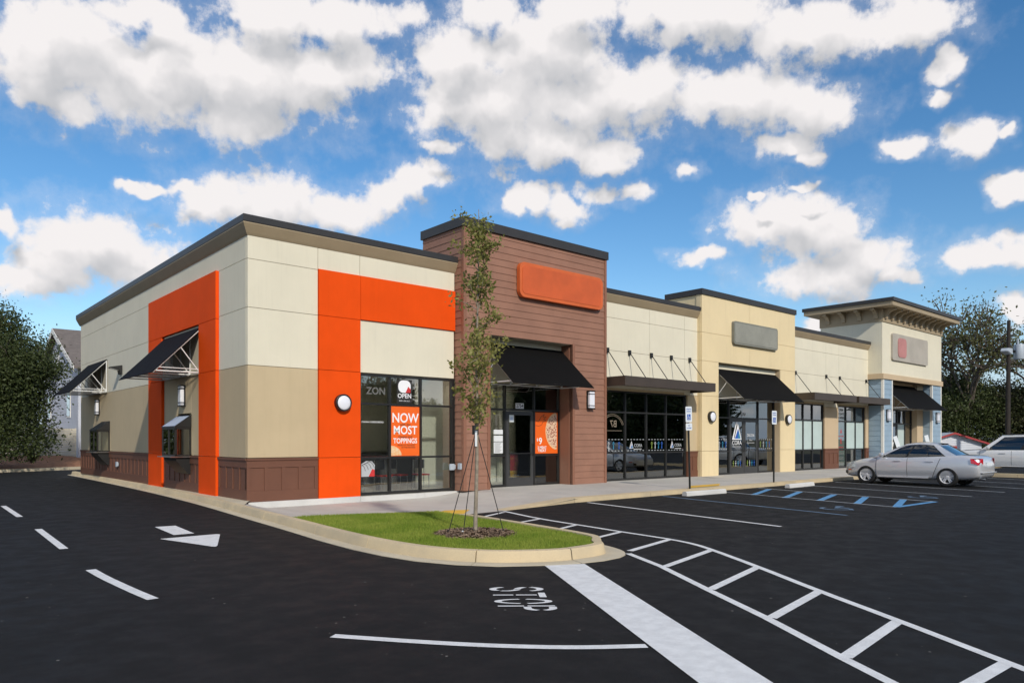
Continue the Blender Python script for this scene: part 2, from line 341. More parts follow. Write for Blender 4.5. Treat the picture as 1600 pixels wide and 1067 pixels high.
def glass_mat(name, tint, refl_min=.05, refl_max=1.0, wav=.0):
    m = bpy.data.materials.new(name); m.use_nodes = True; nt = m.node_tree; nt.nodes.clear()
    tr = N(nt, 'ShaderNodeBsdfTransparent'); tr.inputs[0].default_value = (*tint, 1)
    gl = N(nt, 'ShaderNodeBsdfGlossy', i_Roughness=0.0); gl.inputs[0].default_value = (.92, .95, .95, 1)
    fr = N(nt, 'ShaderNodeFresnel', i_IOR=1.5)
    f = math_n(nt, 'ADD', math_n(nt, 'MULTIPLY', fr.outputs[0], 1.7), refl_min, clamp=True)
    if wav:
        geo = N(nt, 'ShaderNodeNewGeometry'); n = N(nt, 'ShaderNodeTexNoise', i_Scale=1.3, i_Detail=1.0); nt.links.new(geo.outputs['Position'], n.inputs['Vector'])
        bp = N(nt, 'ShaderNodeBump', i_Strength=wav, i_Distance=.02); nt.links.new(n.outputs[0], bp.inputs['Height'])
        nt.links.new(bp.outputs[0], gl.inputs['Normal'])
    mx = N(nt, 'ShaderNodeMixShader'); nt.links.new(f, mx.inputs[0]); nt.links.new(tr.outputs[0], mx.inputs[1]); nt.links.new(gl.outputs[0], mx.inputs[2])
    o = N(nt, 'ShaderNodeOutputMaterial'); nt.links.new(mx.outputs[0], o.inputs[0])
    return m
M['glass'] = glass_mat('shop_glass', (.95, .97, .95), .08, wav=.12)
M['glassdark'] = glass_mat('tinted_glass', (.40, .46, .43), .17, wav=.12)
M['carglass'] = glass_mat('car_glass', (.25, .29, .30), .04)
M['film'] = mat('frosted_film', (.50, .60, .57), .35, .04, 1.5, spec=.5)
def leaf_mat(name, a, b_, trans=.35, rough=.55):
    m = bpy.data.materials.new(name); m.use_nodes = True; nt = m.node_tree; nt.nodes.clear()
    geo = N(nt, 'ShaderNodeNewGeometry'); n = N(nt, 'ShaderNodeTexNoise', i_Scale=1.1, i_Detail=3.0); nt.links.new(geo.outputs['Position'], n.inputs['Vector'])
    f = math_n(nt, 'ADD', math_n(nt, 'MULTIPLY', geo.outputs['Random Per Island'], .6), math_n(nt, 'MULTIPLY', maprange(nt, n.outputs[0], .3, .7), .4))
    c = mix_c(nt, f, a, b_)
    p = N(nt, 'ShaderNodeBsdfPrincipled', i_Roughness=rough); p.inputs['Specular IOR Level'].default_value = .35; nt.links.new(c, p.inputs['Base Color'])
    t = N(nt, 'ShaderNodeBsdfTranslucent'); nt.links.new(c, t.inputs[0])
    mx = N(nt, 'ShaderNodeMixShader', i_0=trans); nt.links.new(p.outputs[0], mx.inputs[1]); nt.links.new(t.outputs[0], mx.inputs[2])
    o = N(nt, 'ShaderNodeOutputMaterial'); nt.links.new(mx.outputs[0], o.inputs[0])
    return m
M['leafdark'] = leaf_mat('dark_leaves', (.026, .040, .013), (.095, .120, .036), .3)
M['leafmid'] = leaf_mat('mid_leaves', (.075, .085, .030), (.20, .195, .075), .4)
M['leafolive'] = leaf_mat('olive_leaves', (.030, .038, .014), (.105, .110, .040), .3)
M['leafyoung'] = leaf_mat('young_leaves', (.15, .17, .035), (.40, .37, .12), .45)
M['grass'] = leaf_mat('grass_blades', (.13, .24, .012), (.40, .44, .08), .35, .8)
M['shrub'] = leaf_mat('shrub_leaves', (.05, .055, .015), (.13, .12, .035), .3)
def carpaint(name, col, flake=.6):
    m = mat(name, col, .32, .01, 1, metal=flake, coat=1.0); return m
M['silver'] = carpaint('silver_paint', (.68, .685, .70), .45)
M['carwhite'] = carpaint('white_paint', (.70, .71, .72), .0)
M['alloy'] = mat('alloy_rim', (.72, .72, .73), .3, .03, 3, metal=.35)
M['taillight'] = mat('red_lens', (.50, .010, .015), .12, .05, 9, coat=1.0)
M['headlight'] = mat('clear_lens', (.62, .64, .62), .12, .1, 9, coat=1.0)
M['carinterior'] = mat('car_interior', (.20, .19, .17), .8)

# ------------------------------------------------------------------ ground, asphalt, kerbs, walk
def sheet(name, loops, z, m, kind=None, parent=None):
    vs = [Vector((x, y, z)) for lp in loops for x, y in lp]
    tris = tessellate_polygon([[Vector((x, y, 0)) for x, y in lp] for lp in loops])
    b = MB(); b._add(vs, [tuple(t) for t in tris]); o = b.build(name, m, parent, fixn=False)
    me = o.data
    bm = bmesh.new(); bm.from_mesh(me)
    for f in bm.faces:
        if f.normal.z < 0: f.normal_flip()
    bm.to_mesh(me); bm.free()
    if kind: o['kind'] = kind
    return o
b = MB(); b.quad((-3000, -3000, -.2), (3000, -3000, -.2), (3000, 3000, -.2), (-3000, 3000, -.2))
tag(b.build('ground', M['ground']), kind='structure')
GUT = [(-.14,20.24),(-.21,14.36),(-.38,7.16),(-.62,1.88),(-.98,-2.19),(-1.2,-4.86),(-1.36,-6.4),(-1.42,-7.5),(-1.40,-8.3),(-1.30,-8.95),(-1.08,-9.5),(-.75,-9.95),(-.26,-10.28),(.16,-10.46),(.55,-10.53),(.9,-10.5),(1.19,-10.38),(1.42,-10.12),(1.58,-9.72)]
RIGHTC = [(1.72,-9.1),(1.83,-8.3),(1.93,-7.4),(2.05,-6.2),(2.12,-5.3),(2.15,-4.8)]
PAD = GUT + RIGHTC + [(2.8,-4.74),(3.9,-4.66),(6.5,-4.27),(9,-4.25),(45.5,-4.25),(45.5,20.3)]
lot = sheet('parking_lot', [[(-45,-70),(70,-70),(70,45),(-45,45)], PAD], 0.0, M['asphalt'], 'structure')

def resample(pts, step):
    out = [Vector((*pts[0], 0))]
    for a, c in zip(pts[:-1], pts[1:]):
        a, c = Vector((*a, 0)), Vector((*c, 0)); n = max(1, round((c - a).length / step))
        for i in range(1, n + 1): out.append(a.lerp(c, i / n))
    return out
def smooth_path(pts, it=2):
    p = [Vector((*q, 0)) for q in pts]
    for _ in range(it):
        q = [p[0]]
        for a, c in zip(p[:-1], p[1:]): q += [a.lerp(c, .25), a.lerp(c, .75)]
        q.append(p[-1]); p = q
    return [(v.x, v.y) for v in p]
kerb_path = resample(smooth_path(GUT + RIGHTC, 2), .22)
def inward(path, i):
    a = path[max(0, i - 1)]; c = path[min(len(path) - 1, i + 1)]; d = (c - a).normalized(); return Vector((-d.y, d.x, 0))
isl = tag(link(bpy.data.objects.new('island_kerb', None)), kind='structure')
inner_edge = []
def kerb_prof(s):   # s: path length fraction -> gutter width
    return s
tot = 0; lens = [0]
for a, c in zip(kerb_path[:-1], kerb_path[1:]): tot += (c - a).length; lens.append(tot)
def gut_w(p):
    if p.x > 1.3 and p.y > -9.8: return .03
    if p.x > .3 and p.y < -9.7: return .27
    if p.y > 4: return .16
    return .20
secs = []
for i, p in enumerate(kerb_path):
    n = inward(kerb_path, i); g = gut_w(p); zt = .15
    if p.y > -5.6 and p.x > 1.9: zt = .15 - .13 * min(1, (p.y + 5.6) / .8)
    prof = [(0, -.05), (0, .006), (g, .012), (g + .025, zt - .025), (g + .045, zt), (g + .165, zt), (g + .17, zt - .06), (g + .17, -.05)]
    secs.append([p + n * u + Vector((0, 0, z)) for u, z in prof]); inner_edge.append(p + n * (g + .165))
# smooth gutter width changes by averaging the sections
for _ in range(4):
    ns = [secs[0]]
    for i in range(1, len(secs) - 1): ns.append([(secs[i-1][k] + secs[i][k] * 2 + secs[i+1][k]) / 4 for k in range(8)])
    ns.append(secs[-1]); secs = ns
inner_edge = [s[5] for s in secs]
JOINTS = [2.6, 5.6, 8.6, 11.6, 14.6, 17.6, 20.6, 23.4, 26.0, 27.9, 30.07, 31.56, 34.2, 99]
start = 0
for j in JOINTS:
    end = max([i for i, l in enumerate(lens) if l <= j])
    if end <= start: continue
    for role, ks, m in (('kerb_stone', (2, 3, 4, 5, 6, 7), M['kerb']), ('gutter_pan', (0, 1, 2, 7), M['gutter'])):
        b = MB(); seq = [list(secs[i]) for i in range(start, end + 1)]
        d0 = (seq[1][0] - seq[0][0]).normalized() * .007; d1 = (seq[-1][0] - seq[-2][0]).normalized() * .007
        if start > 0: seq[0] = [v + d0 for v in seq[0]]
        seq[-1] = [v - d1 for v in seq[-1]]
        m_ = len(ks); vs = [s[k] for s in seq for k in ks]; fs = []
        for i in range(len(seq) - 1):
            for k in range(m_):
                k2 = (k + 1) % m_; fs.append((i*m_+k, i*m_+k2, (i+1)*m_+k2, (i+1)*m_+k))
        fs += [tuple(range(m_)), tuple(range((len(seq)-1)*m_, len(seq)*m_))]
        b._add(vs, fs); b.build(role, m, isl, smooth=True)
    start = end

sheet('pad_base', [PAD], -.09, M['gutter'], 'structure')
# walk in front of the shop corner (dips to the ramp) as columns
walk = tag(link(bpy.data.objects.new('sidewalk', None)), kind='structure')
def sst(a, b_, x): t = max(0, min(1, (x - a) / (b_ - a))); return t * t * (3 - 2 * t)
def y_front(x):
    if x < 2.15: return -3.86 - (x + .95) * .30
    if x < 3.9: return -4.76 + (x - 2.15) * .05
    return -4.67 + (x - 3.9) * .15
def y_back(x): return -.02 if x >= -.42 else (x + .42) / .38 * 3.8 - .02
def z_walk(x, y):
    z = -.045 + .045 * sst(-2.2, -4.2, y)
    z += (.105 - z) * sst(4.6, 7.0, x)
    z += (.135 - z) * (1 - sst(0, .9, x + .38 - .13 * y))
    return z
def walk_slab(x0, x1):
    nx, ny = 8, 10; b = MB(); vs = []; fs = []
    for i in range(nx + 1):
        x = x0 + (x1 - x0) * i / nx
        for j in range(ny + 1):
            y = y_front(x) + (y_back(x) - y_front(x)) * j / ny; vs.append((x, y, z_walk(x, y)))
    for i in range(nx):
        for j in range(ny): a = i * (ny + 1) + j; fs.append((a, a + ny + 1, a + ny + 2, a + 1))
    b._add(vs, fs); return b.build('walk_slab', M['concrete'], walk, smooth=True)
xs = [-.80, -.42, .6, 2.15, 3.9, 5.5, 7.0]
for a, c in zip(xs[:-1], xs[1:]): walk_slab(a + .004, c - .004)
for k in range(13):
    x0 = 7.0 + k * 2.96
    for y0, y1 in ((-3.93, -1.95), (-1.95, .25)):
        piece('walk_slab', walk, M['concrete'], x0 + .004, x0 + 2.952, y0 + .004, y1 - .004, -.1, .105)
piece('walk_base', walk, M['soil'], 7.0, 45.4, -3.93, .2, -.1, .09)
for k in range(13):
    x0 = 6.52 + k * 3.0
    piece('kerb_stone', walk, M['kerb'], x0 + .006, x0 + 2.994, -4.25, -3.935, -.1, .113)
b = MB(); pts = [(3.9, -4.67), (5.2, -4.47), (6.514, -4.25)]
vs = []
for (x, y), h in zip(pts, (.004, .06, .113)): vs += [(x, y, -.1), (x, y, h), (x, y + .33, h + .003), (x, y + .33, -.1)]
b._add(vs, [(0,1,5,4),(1,2,6,5),(2,3,7,6),(4,5,9,8),(5,6,10,9),(6,7,11,10),(0,3,2,1),(8,9,10,11)]); b.build('flared_kerb', M['kerb'], walk)
piece('walk_plinth', walk, M['plinth'], -.012, 2.9, -.10, 0.3, -.1, .098)
piece('walk_plinth', walk, M['plinth'], 2.908, 4.9, -.10, 0.02, -.1, .088)
piece('walk_plinth', walk, M['plinth'], 4.908, 6.9, -.10, 0.02, -.1, .090)
# strip between drive-through kerb and wall
st = [(v.x - .004, v.y) for v in inner_edge if -1.2 < v.y < 16 and v.x < .0]; st = [(.06, st[0][1] + .1)] + st + [(-.02, -.14), (.06, -.05)]
sheet('walk_strip', [st], .142, M['gutter'], parent=walk)
b = MB()
for x, y in ((1.95,-4.42),(2.95,-3.72),(3.45,-3.98),(2.72,-4.70)): b.v.append((x, y, z_walk(x, y) + .006))
b.f = [(0,3,2,1)]; b.mi = [0]; b.build('tactile_pad', M['yellowpaint'], walk)
b = MB(); b.quad((11.75,-3.9,.118),(13.4,-3.9,.118),(14.3,-3.35,.118),(12.7,-3.35,.118)); b.build('tactile_pad', M['yellowpaint'], walk)

# ------------------------------------------------------------------ lawn, mulch ring, grass
lawn_edge = [(v.x, v.y) for v in inner_edge if v.y < -3.95 and not (v.x > 1.7 and v.y > -4.9)]
lawn_poly = lawn_edge + [(2.0, -4.82), (1.2, -4.5), (.3, -4.23), (-.5, -3.98)]
lawn = sheet('lawn', [lawn_poly], .115, M['soil'], 'structure')
def in_poly(px, py, poly):
    x = np.array([p[0] for p in poly]); y = np.array([p[1] for p in poly]); ins = np.zeros(len(px), bool); j = len(x) - 1
    for i in range(len(x)):
        c = ((y[i] > py) != (y[j] > py)) & (px < (x[j] - x[i]) * (py - y[i]) / (y[j] - y[i] + 1e-12) + x[i]); ins ^= c; j = i
    return ins
TREE = (0.38, -8.07)
n = 165000
gx = rng.uniform(-1.5, 2.3, n); gy = rng.uniform(-10.6, -3.7, n)
k = in_poly(gx, gy, lawn_poly) & (((gx - TREE[0] - .02) / .60) ** 2 + ((gy - TREE[1] - .05) / .60) ** 2 > 1 + .25 * np.sin(gx * 23) * np.sin(gy * 19))
gx, gy = gx[k], gy[k]; n = len(gx)
patch = .5 + .5 * np.sin(gx * 2.1 + 1.3 * np.sin(gy * 1.7)) * np.sin(gy * 1.9 + .7)
h = rng.uniform(.022, .05, n) * (.8 + .45 * patch); th = rng.uniform(0, 2 * np.pi, n); ln = rng.uniform(0, .03, n); w = rng.uniform(.003, .0055, n)
zb = .112
P0 = np.stack([gx - w * np.cos(th), gy - w * np.sin(th), np.full(n, zb)], 1); P1 = np.stack([gx + w * np.cos(th), gy + w * np.sin(th), np.full(n, zb)], 1)
ph = rng.uniform(0, 2 * np.pi, n); P2 = np.stack([gx + ln * np.cos(ph), gy + ln * np.sin(ph), zb + h], 1)
g = mesh_np('grass', np.stack([P0, P1, P2], 1).reshape(-1, 3), None, M['grass'], k=3)
tag(g, 'short green turf covering the kerbed island under the young tree', 'grass', kind='stuff')
def chips(name, cx, cy, rx, ry, count, z, m, size=(.02, .06), hump=.05, poly=None):
    a = rng.uniform(0, 2 * np.pi, count); r = np.sqrt(rng.uniform(0, 1, count)); x = cx + rx * r * np.cos(a); y = cy + ry * r * np.sin(a)
    zz = z + hump * (1 - r ** 2) + rng.uniform(0, .02, count)
    L = rng.uniform(*size, count); W = L * rng.uniform(.25, .5, count); yaw = rng.uniform(0, 2 * np.pi, count); tl = rng.normal(0, .35, count)
    ux = np.stack([np.cos(yaw), np.sin(yaw), tl], 1); uy = np.stack([-np.sin(yaw), np.cos(yaw), rng.normal(0, .35, count)], 1)
    c = np.stack([x, y, zz], 1); A = ux * L[:, None] / 2; B = uy * W[:, None] / 2
    return mesh_np(name, np.stack([c - A - B, c + A - B, c + A + B, c - A + B], 1).reshape(-1, 3), None, m)
b = MB(); b.lathe([(.64, .10), (.5, .125), (.3, .15), (.08, .165), (0, .165)], 28, (TREE[0] + .02, TREE[1] + .05, 0)); mo = b.build('mulch_bed', M['mulch'], smooth=True); mo['kind'] = 'structure'
M['chip'] = leaf_mat('mulch_chips', (.07, .04, .025), (.34, .24, .16), 0.0, .9)
tag(chips('mulch_chips', TREE[0] + .02, TREE[1] + .05, .66, .66, 2600, .115, M['chip']), 'brown wood chip ring round the foot of the young tree', 'mulch', kind='stuff')

# ------------------------------------------------------------------ painted markings (parts of the lot)
def ribbon(name, pts, w, m, z=.004, parent=lot, w1=None):
    p = [Vector((*q, 0)) for q in pts]; b = MB(); vs = []
    for i in range(len(p)):
        a = p[max(0, i-1)]; c = p[min(len(p)-1, i+1)]; d = (c - a).normalized(); nn = Vector((-d.y, d.x, 0)) * (w / 2)
        vs += [p[i] - nn + Vector((0, 0, z)), p[i] + nn + Vector((0, 0, z))]
    b._add(vs, [(2*i, 2*i+2, 2*i+3, 2*i+1) for i in range(len(p) - 1)])
    return b.build(name, m, parent)
def poly(name, pts, m, z=.004):
    b = MB(); b.quad(*[(x, y, z) for x, y in pts]); return b.build(name, m, lot)
ribbon('lane_dash', [(-4.25, 3.96), (-4.32, .82)], .11, M['paint']); ribbon('lane_dash', [(-4.38, -1.8), (-4.49, -4.75)], .11, M['paint'])
ribbon('lane_dash', smooth_path([(-4.575, -6.89), (-4.57, -7.5), (-4.545, -8.04), (-4.515, -8.6), (-4.475, -9.12)]), .11, M['paint'])
ribbon('lane_line', smooth_path([(-3.78, -11.50), (-3.33, -12.14), (-2.98, -12.58), (-2.56, -13.01), (-2.12, -13.33)]), .10, M['paint'])
poly('arrow_shaft', [(-2.76, -2.81), (-2.42, -2.84), (-2.52, -4.19), (-2.84, -4.18)], M['paint'])
poly('arrow_head', [(-3.15, -4.54), (-2.82, -5.9), (-2.78, -5.96), (-2.72, -5.86), (-2.24, -4.60), (-2.28, -4.53)], M['paint'])
poly('stop_bar', [(-.28, -10.29), (-2.60, -14.18), (-2.22, -14.46), (.19, -10.52)], M['paint'], .006)
ho = smooth_path([(3.80,-4.74),(3.34,-6.35),(3.15,-7.75),(3.0,-8.75),(2.93,-9.35),(2.86,-9.9),(2.70,-10.42),(2.42,-10.9),(1.66,-12.05),(.83,-13.22),(.16,-14.24),(-.51,-15.21),(-.9,-15.78)], 1)
ribbon('hatch_outline', ho, .09, M['paint'])
ribbon('hatch_outline', [(1.26,-10.34),(.77,-11.27),(.02,-12.43),(-.64,-13.48),(-1.3,-14.44),(-1.9,-15.35)], .09, M['paint'])
for a, c, w in [((3.66,-4.9),(2.2,-5.6),.09),((3.37,-6.36),(2.08,-6.72),.09),((3.2,-7.52),(1.95,-7.95),.09),((2.98,-8.74),(1.82,-9.05),.09),((2.85,-9.85),(1.46,-10.2),.10),((2.43,-10.9),(.80,-11.3),.10),((1.64,-12.07),(.05,-12.45),.10),((.80,-13.25),(-.60,-13.50),.10),((.13,-14.28),(-1.27,-14.45),.10),((-.53,-15.26),(-1.75,-15.22),.10)]:
    ribbon('hatch_bar', [a, c], w, M['paint'], .003)
ribbon('parking_line', [(6.79, -4.45), (5.73, -10.14)], .10, M['paint'])
ribbon('parking_line', [(9.82, -4.43), (8.56, -10.06)], .10, M['paintfade'])
ribbon('parking_line', [(12.52, -4.5), (11.24, -10.0)], .09, M['paintgrey']); ribbon('parking_line', [(14.8, -4.43), (13.51, -10.04)], .09, M['paintgrey'])
ribbon('parking_line', [(11.26, -9.99), (13.51, -10.04)], .16, M['paintblue'], .005)
for a, c in [((12.12,-5.83),(14.6,-4.92)),((11.84,-6.93),(14.3,-6.09)),((11.64,-7.97),(13.98,-7.27)),((11.43,-9.01),(13.75,-8.24)),((11.26,-9.98),(13.6,-9.26))]:
    ribbon('aisle_bar', [a, c], .17, M['paintblue'], .003)
for a, c in [((17.38,-4.6),(16.06,-10.1)),((20.0,-4.5),(18.61,-10.2)),((22.8,-4.6),(20.9,-10.14)),((25.3,-4.6),(23.6,-10.1)),((27.9,-4.6),(26.4,-10.1))]:
    ribbon('parking_line', [a, c], .09, M['paintgrey'])
def stencil(name, strokes, origin, ux, uy, m, w):       # strokes in letter units mapped onto the ground
    b = MB(); o2 = Vector((*origin, 0)); ux, uy = Vector((*ux, 0)), Vector((*uy, 0))
    for st_, (wx) in strokes:
        p = [o2 + ux * x + uy * y for x, y in st_]; L = []
        loc = [Vector((x, y, 0)) for x, y in st_]
        for i in range(len(loc)):
            a = loc[max(0, i-1)]; c = loc[min(len(loc)-1, i+1)]; d = Vector(((c - a).x, (c - a).y, 0)).normalized(); nn = Vector((-d.y, d.x, 0)) * wx / 2
            for s in (-1, 1):
                q = loc[i] + nn * s; L.append(o2 + ux * q.x + uy * q.y + Vector((0, 0, .004)))
        b._add(L, [(2*i, 2*i+2, 2*i+3, 2*i+1) for i in range(len(loc) - 1)])
    return b.build(name, m, lot)
def arc(cx, cy, rx, ry, a0, a1, n=10): return [(cx + rx * math.cos(R(a0 + (a1 - a0) * i / n)), cy + ry * math.sin(R(a0 + (a1 - a0) * i / n))) for i in range(n + 1)]
sw = .135
LET = {'S': [(arc(.5,.74,.40,.22,5,170),sw),(arc(.5,.74,.40,.22,195,262),sw),(arc(.5,.28,.40,.24,82,-20),sw),(arc(.5,.28,.40,.24,-40,-172),sw)],
       'T': [([(.5,0),(.5,.38)],.16),([(.5,.43),(.5,.82)],.16),([(.02,.92),(.98,.92)],.13)],
       'O': [(arc(.5,.5,.42,.46,8,172),sw),(arc(.5,.5,.42,.46,188,352),sw)],
       'P': [([(.1,0),(.1,.46)],.16),([(.1,.52),(.1,1.0)],.16),([(.26,.95)]+arc(.5,.73,.38,.22,85,15,6),sw),(arc(.5,.73,.38,.22,-15,-85,6)+[(.26,.51)],sw)]}
up = Vector((.41, -.35)); rd = Vector((-.165, -.215))
for i, ch in enumerate('STOP'):
    cxy = Vector((-1.475, -11.11)) + Vector((-.495, -.71)) * (i / 3)
    o0 = cxy - up / 2 - rd * .41
    stencil('stop_letter', LET[ch], o0, rd * .82, up, M['paint'], sw)
WC = [([(.42,.78),(.45,.45),(.72,.43),(.80,.16)],.09),([(.44,.62),(.66,.60)],.08),(arc(.48,.32,.28,.27,150,340,12),.08),(arc(.42,.90,.05,.05,0,360,8),.09)]
for (x, y) in ((9.95, -9.4), (14.9, -9.45)):
    stencil('wheelchair_symbol', WC, (x - .55, y + .62), (.25, -1.1), (1.0, .2), M['paintfade'], .1)

# ------------------------------------------------------------------ far left: kerb, bank, fence, house
bk = tag(link(bpy.data.objects.new('back_kerb', None)), kind='structure')
K0 = Vector((-18.07, 17.4, 0)); KD = Vector((3.62, 1.70, 0)).normalized(); KN = Vector((-KD.y, KD.x, 0))
for i in range(13):
    o = piece('kerb_stone', bk, M['gutter'], -1.49, 1.49, -.12, .12, -.1, .14); c = K0 + KD * (3 * i + 1.5); o.location = (c.x, c.y, .02); o.rotation_euler = (0, 0, math.atan2(KD.y, KD.x))
vs = []; nx, ny = 60, 14
for i in range(nx + 1):
    for j in range(ny + 1):
        p = K0 + KD * (i / nx * 39) + KN * (.13 + j / ny * 16)
        z = .10 + .5 * sst(0, 7, j / ny * 16) + (.06 * math.sin(i * 1.3) * math.sin(j * 1.1) + random.uniform(-.03, .03)) * (1 if j else 0); vs.append((p.x, p.y, z))
b = MB(); b._add(vs, [(i*(ny+1)+j, (i+1)*(ny+1)+j, (i+1)*(ny+1)+j+1, i*(ny+1)+j+1) for i in range(nx) for j in range(ny)])
tag(b.build('mulch_bank', M['mulchbank'], smooth=True), kind='structure')
fn = thing('board_fence', 'beige wall of horizontal boards behind the mulch bank', 'fence', (0, 0, 0))
F0 = Vector((-.6, 36.0, 0)); FD = Vector((.95, -.83, 0)).normalized(); fa = math.atan2(FD.y, FD.x)
for i in range(12):
    b = MB().box(0, 8.6, -.02, .02, .0, .135); o = b.build('board', M['vinyl'], fn); o.location = (F0.x, F0.y, .42 + i * .15); o.rotation_euler = (0, 0, fa)
for i in range(5):
    o = MB().box(-.05, .05, .025, .1, 0, 1.85).build('post', M['vinyl'], fn); q = F0 + FD * (i * 2.1); o.location = (q.x, q.y, .4); o.rotation_euler = (0, 0, fa)
hs = thing('gabled_house', 'pale grey gabled house with brown shingle roof behind the shops', 'house', (2.6, 39, 0))
b = MB().prism([(-6.3, .0), (6.3, .0), (6.3, 5.75), (0, 8.45), (-6.3, 5.75)], 'x', 0, 14); b.build('wall', M['housewall'], hs)
for i in range(44):
    z = .3 + i * .18; hw = 6.3 if z < 5.7 else 6.3 * (8.40 - z) / 2.7
    if hw > .3: o = MB().box(-.025, 0, -hw, hw, 0, .17).build('siding_board', M['housewall'], hs); o.location = (0, 0, z); o.rotation_euler = (0, R(-3), 0)
for s in (-1, 1):
    b = MB(); y0, z0, y1, z1 = 0, 8.7, s * 6.9, 5.72
    b._add([(-.35, y0, z0), (14.4, y0, z0), (14.4, y1, z1), (-.35, y1, z1), (-.35, y0, z0 + .14), (14.4, y0, z0 + .14), (14.4, y1, z1 + .14), (-.35, y1, z1 + .14)], [(0,1,2,3),(4,5,6,7),(0,1,5,4),(1,2,6,5),(2,3,7,6),(3,0,4,7)]); b.build('roof_slope', M['shingle'], hs)
    b = MB(); b._add([(-.38, y0, z0 - .22), (-.35, y0, z0 - .22), (-.35, y1, z1 - .22), (-.38, y1, z1 - .22), (-.38, y0, z0 + .13), (-.35, y0, z0 + .13), (-.35, y1, z1 + .13), (-.38, y1, z1 + .13)], [(0,1,2,3),(4,5,6,7),(0,1,5,4),(1,2,6,5),(2,3,7,6),(3,0,4,7)]); b.build('rake_board', M['white'], hs)
w = MB().box(-.05, 0, -.4, .4, 6.3, 7.2).build('gable_vent', M['white'], hs)
for yy in (-3.6, 3.0):
    w = MB().box(-.06, -.0, yy - .55, yy + .55, 2.9, 4.6).build('window', M['white'], hs); MB().box(-.07, -.061, yy - .45, yy + .45, 3.0, 4.5).build('pane', M['glassdark'], w)

# ------------------------------------------------------------------ the shop building
bd = thing('shop_building', 'long single storey row of shops with cream, orange, brown, yellow and blue fronts', 'building')
def P(name, m, x0, x1, y0, y1, z0, z1, parent=None): return piece(name, parent or bd, M[m], x0, x1, y0, y1, z0, z1)
g = .006       # half joint
# backing walls
b = MB()
b.box(.05, 42, 17.9, 18.1, 0, 6.5)                                        # rear
b.box(.08, .3, 6.35, 18.0, 0, 6.5).box(.08, .3, .1, 3.98, 0, 6.5).box(.08, .3, 3.98, 6.35, 2.3, 6.5).box(.08, .3, 3.98, 6.35, 0, 1.1)
b.box(.08, 2.94, .08, .3, 0, 6.5).box(2.94, 5.98, .08, .3, 3.3, 6.5).box(6.0, 12.2, .6, .8, 3.3, 6.5).box(12.2, 17.26, .08, .3, 3.34, 6.5).box(17.3, 18.0, .08, .3, 0, 6.5)
b.box(18, 25.2, .6, .8, 3.3, 6.5).box(25.2, 28.5, .08, .3, 3.34, 6.5).box(28.5, 30.0, .08, .3, 0, 6.5).box(30.0, 33.2, .08, .3, 3.34, 6.5).box(33.2, 33.9, .08, .3, 0, 6.5).box(33.9, 42, .7, .9, 3.3, 6.5)
b.box(41.8, 42.0, .7, 18, 0, 6.5)
b.build('wall_core', M['cream'], bd)
MB().box(.1, 41.9, .32, 17.9, 6.2, 6.3).build('roof', M['roofmembrane'], bd)
# interiors
MB().box(.3, 41.8, .3, 12, .02, .10).build('interior_floor', M['infloor'], bd)
MB().box(.3, 41.8, .9, 12, 3.42, 3.46).build('interior_ceiling', M['ceil'], bd)
MB().box(.35, 11.9, 5.2, 5.3, .1, 3.42).box(11.95, 12.05, .85, 12, .1, 3.42).build('interior_wall', M['inwall'], bd)
MB().box(5.7, 8.3, 1.5, 1.6, .1, 3.42).build('interior_wall', M['inwall'], bd); MB().box(8.5, 10.4, 2.5, 2.6, .1, 3.42).build('interior_wall', M['inwall'], bd); MB().box(9.6, 11.9, 2.3, 2.4, .1, 3.42).build('interior_wall', M['inwall'], bd)
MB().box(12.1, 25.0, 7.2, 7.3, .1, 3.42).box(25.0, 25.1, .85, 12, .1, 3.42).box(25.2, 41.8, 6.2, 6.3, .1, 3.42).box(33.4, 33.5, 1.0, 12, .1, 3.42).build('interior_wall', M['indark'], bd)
# --- section 1 front
def panel(m, x0, x1, z0, z1, y0=0.0, y1=.08, name='wall_panel'): return P(name, m, x0 + g, x1 - g, y0, y1, z0 + g, z1 - g)
for z0, z1 in ((5.78, 6.36), (4.65, 5.78), (3.30, 4.65)): panel('cream', -.0, 1.77, z0, z1)
panel('tan', 0, 1.77, 1.13, 3.30)
def wainscot(x0, x1, zb=.10, zt=1.12, left=False, n=4, y=0.0):
    # framed board-and-batten base: rails, battens and sunk panels
    def Q(name, m, a, c, d0, d1, z0, z1):
        if left: return P(name, m, d0, d1, a, c, z0, z1)
        return P(name, m, a, c, d0, d1, z0, z1)
    Q('base_panel', 'brown', x0, x1, y - .0, y + .08, zb, zt - .02)
    Q('base_cap', 'brown', x0, x1, y - .045, y + .06, zt - .05, zt + .0)
    Q('base_rail', 'brown', x0, x1, y - .022, y, zt - .22, zt - .052); Q('base_rail', 'brown', x0, x1, y - .022, y, zb, zb + .25)
    for i in range(n + 1):
        c = x0 + .045 + (x1 - x0 - .09) * i / n; Q('base_batten', 'brown', c - .045, c + .045, y - .020, y, zb + .252, zt - .222)
wainscot(-.02, 1.765, .10)
OY = -.05
for z0, z1 in ((.09, 1.11), (1.11, 3.30), (3.30, 4.65), (4.65, 5.80)): panel('orange', 1.77, 2.94, z0, z1, OY, .08)
panel('orange', 2.94, 5.99, 4.66, 5.80, OY, .08)
panel('cream', 1.77, 2.94, 5.80, 6.36); panel('cream', 2.94, 5.99, 5.80, 6.36); panel('cream', 2.94, 5.97, 3.30, 4.66)
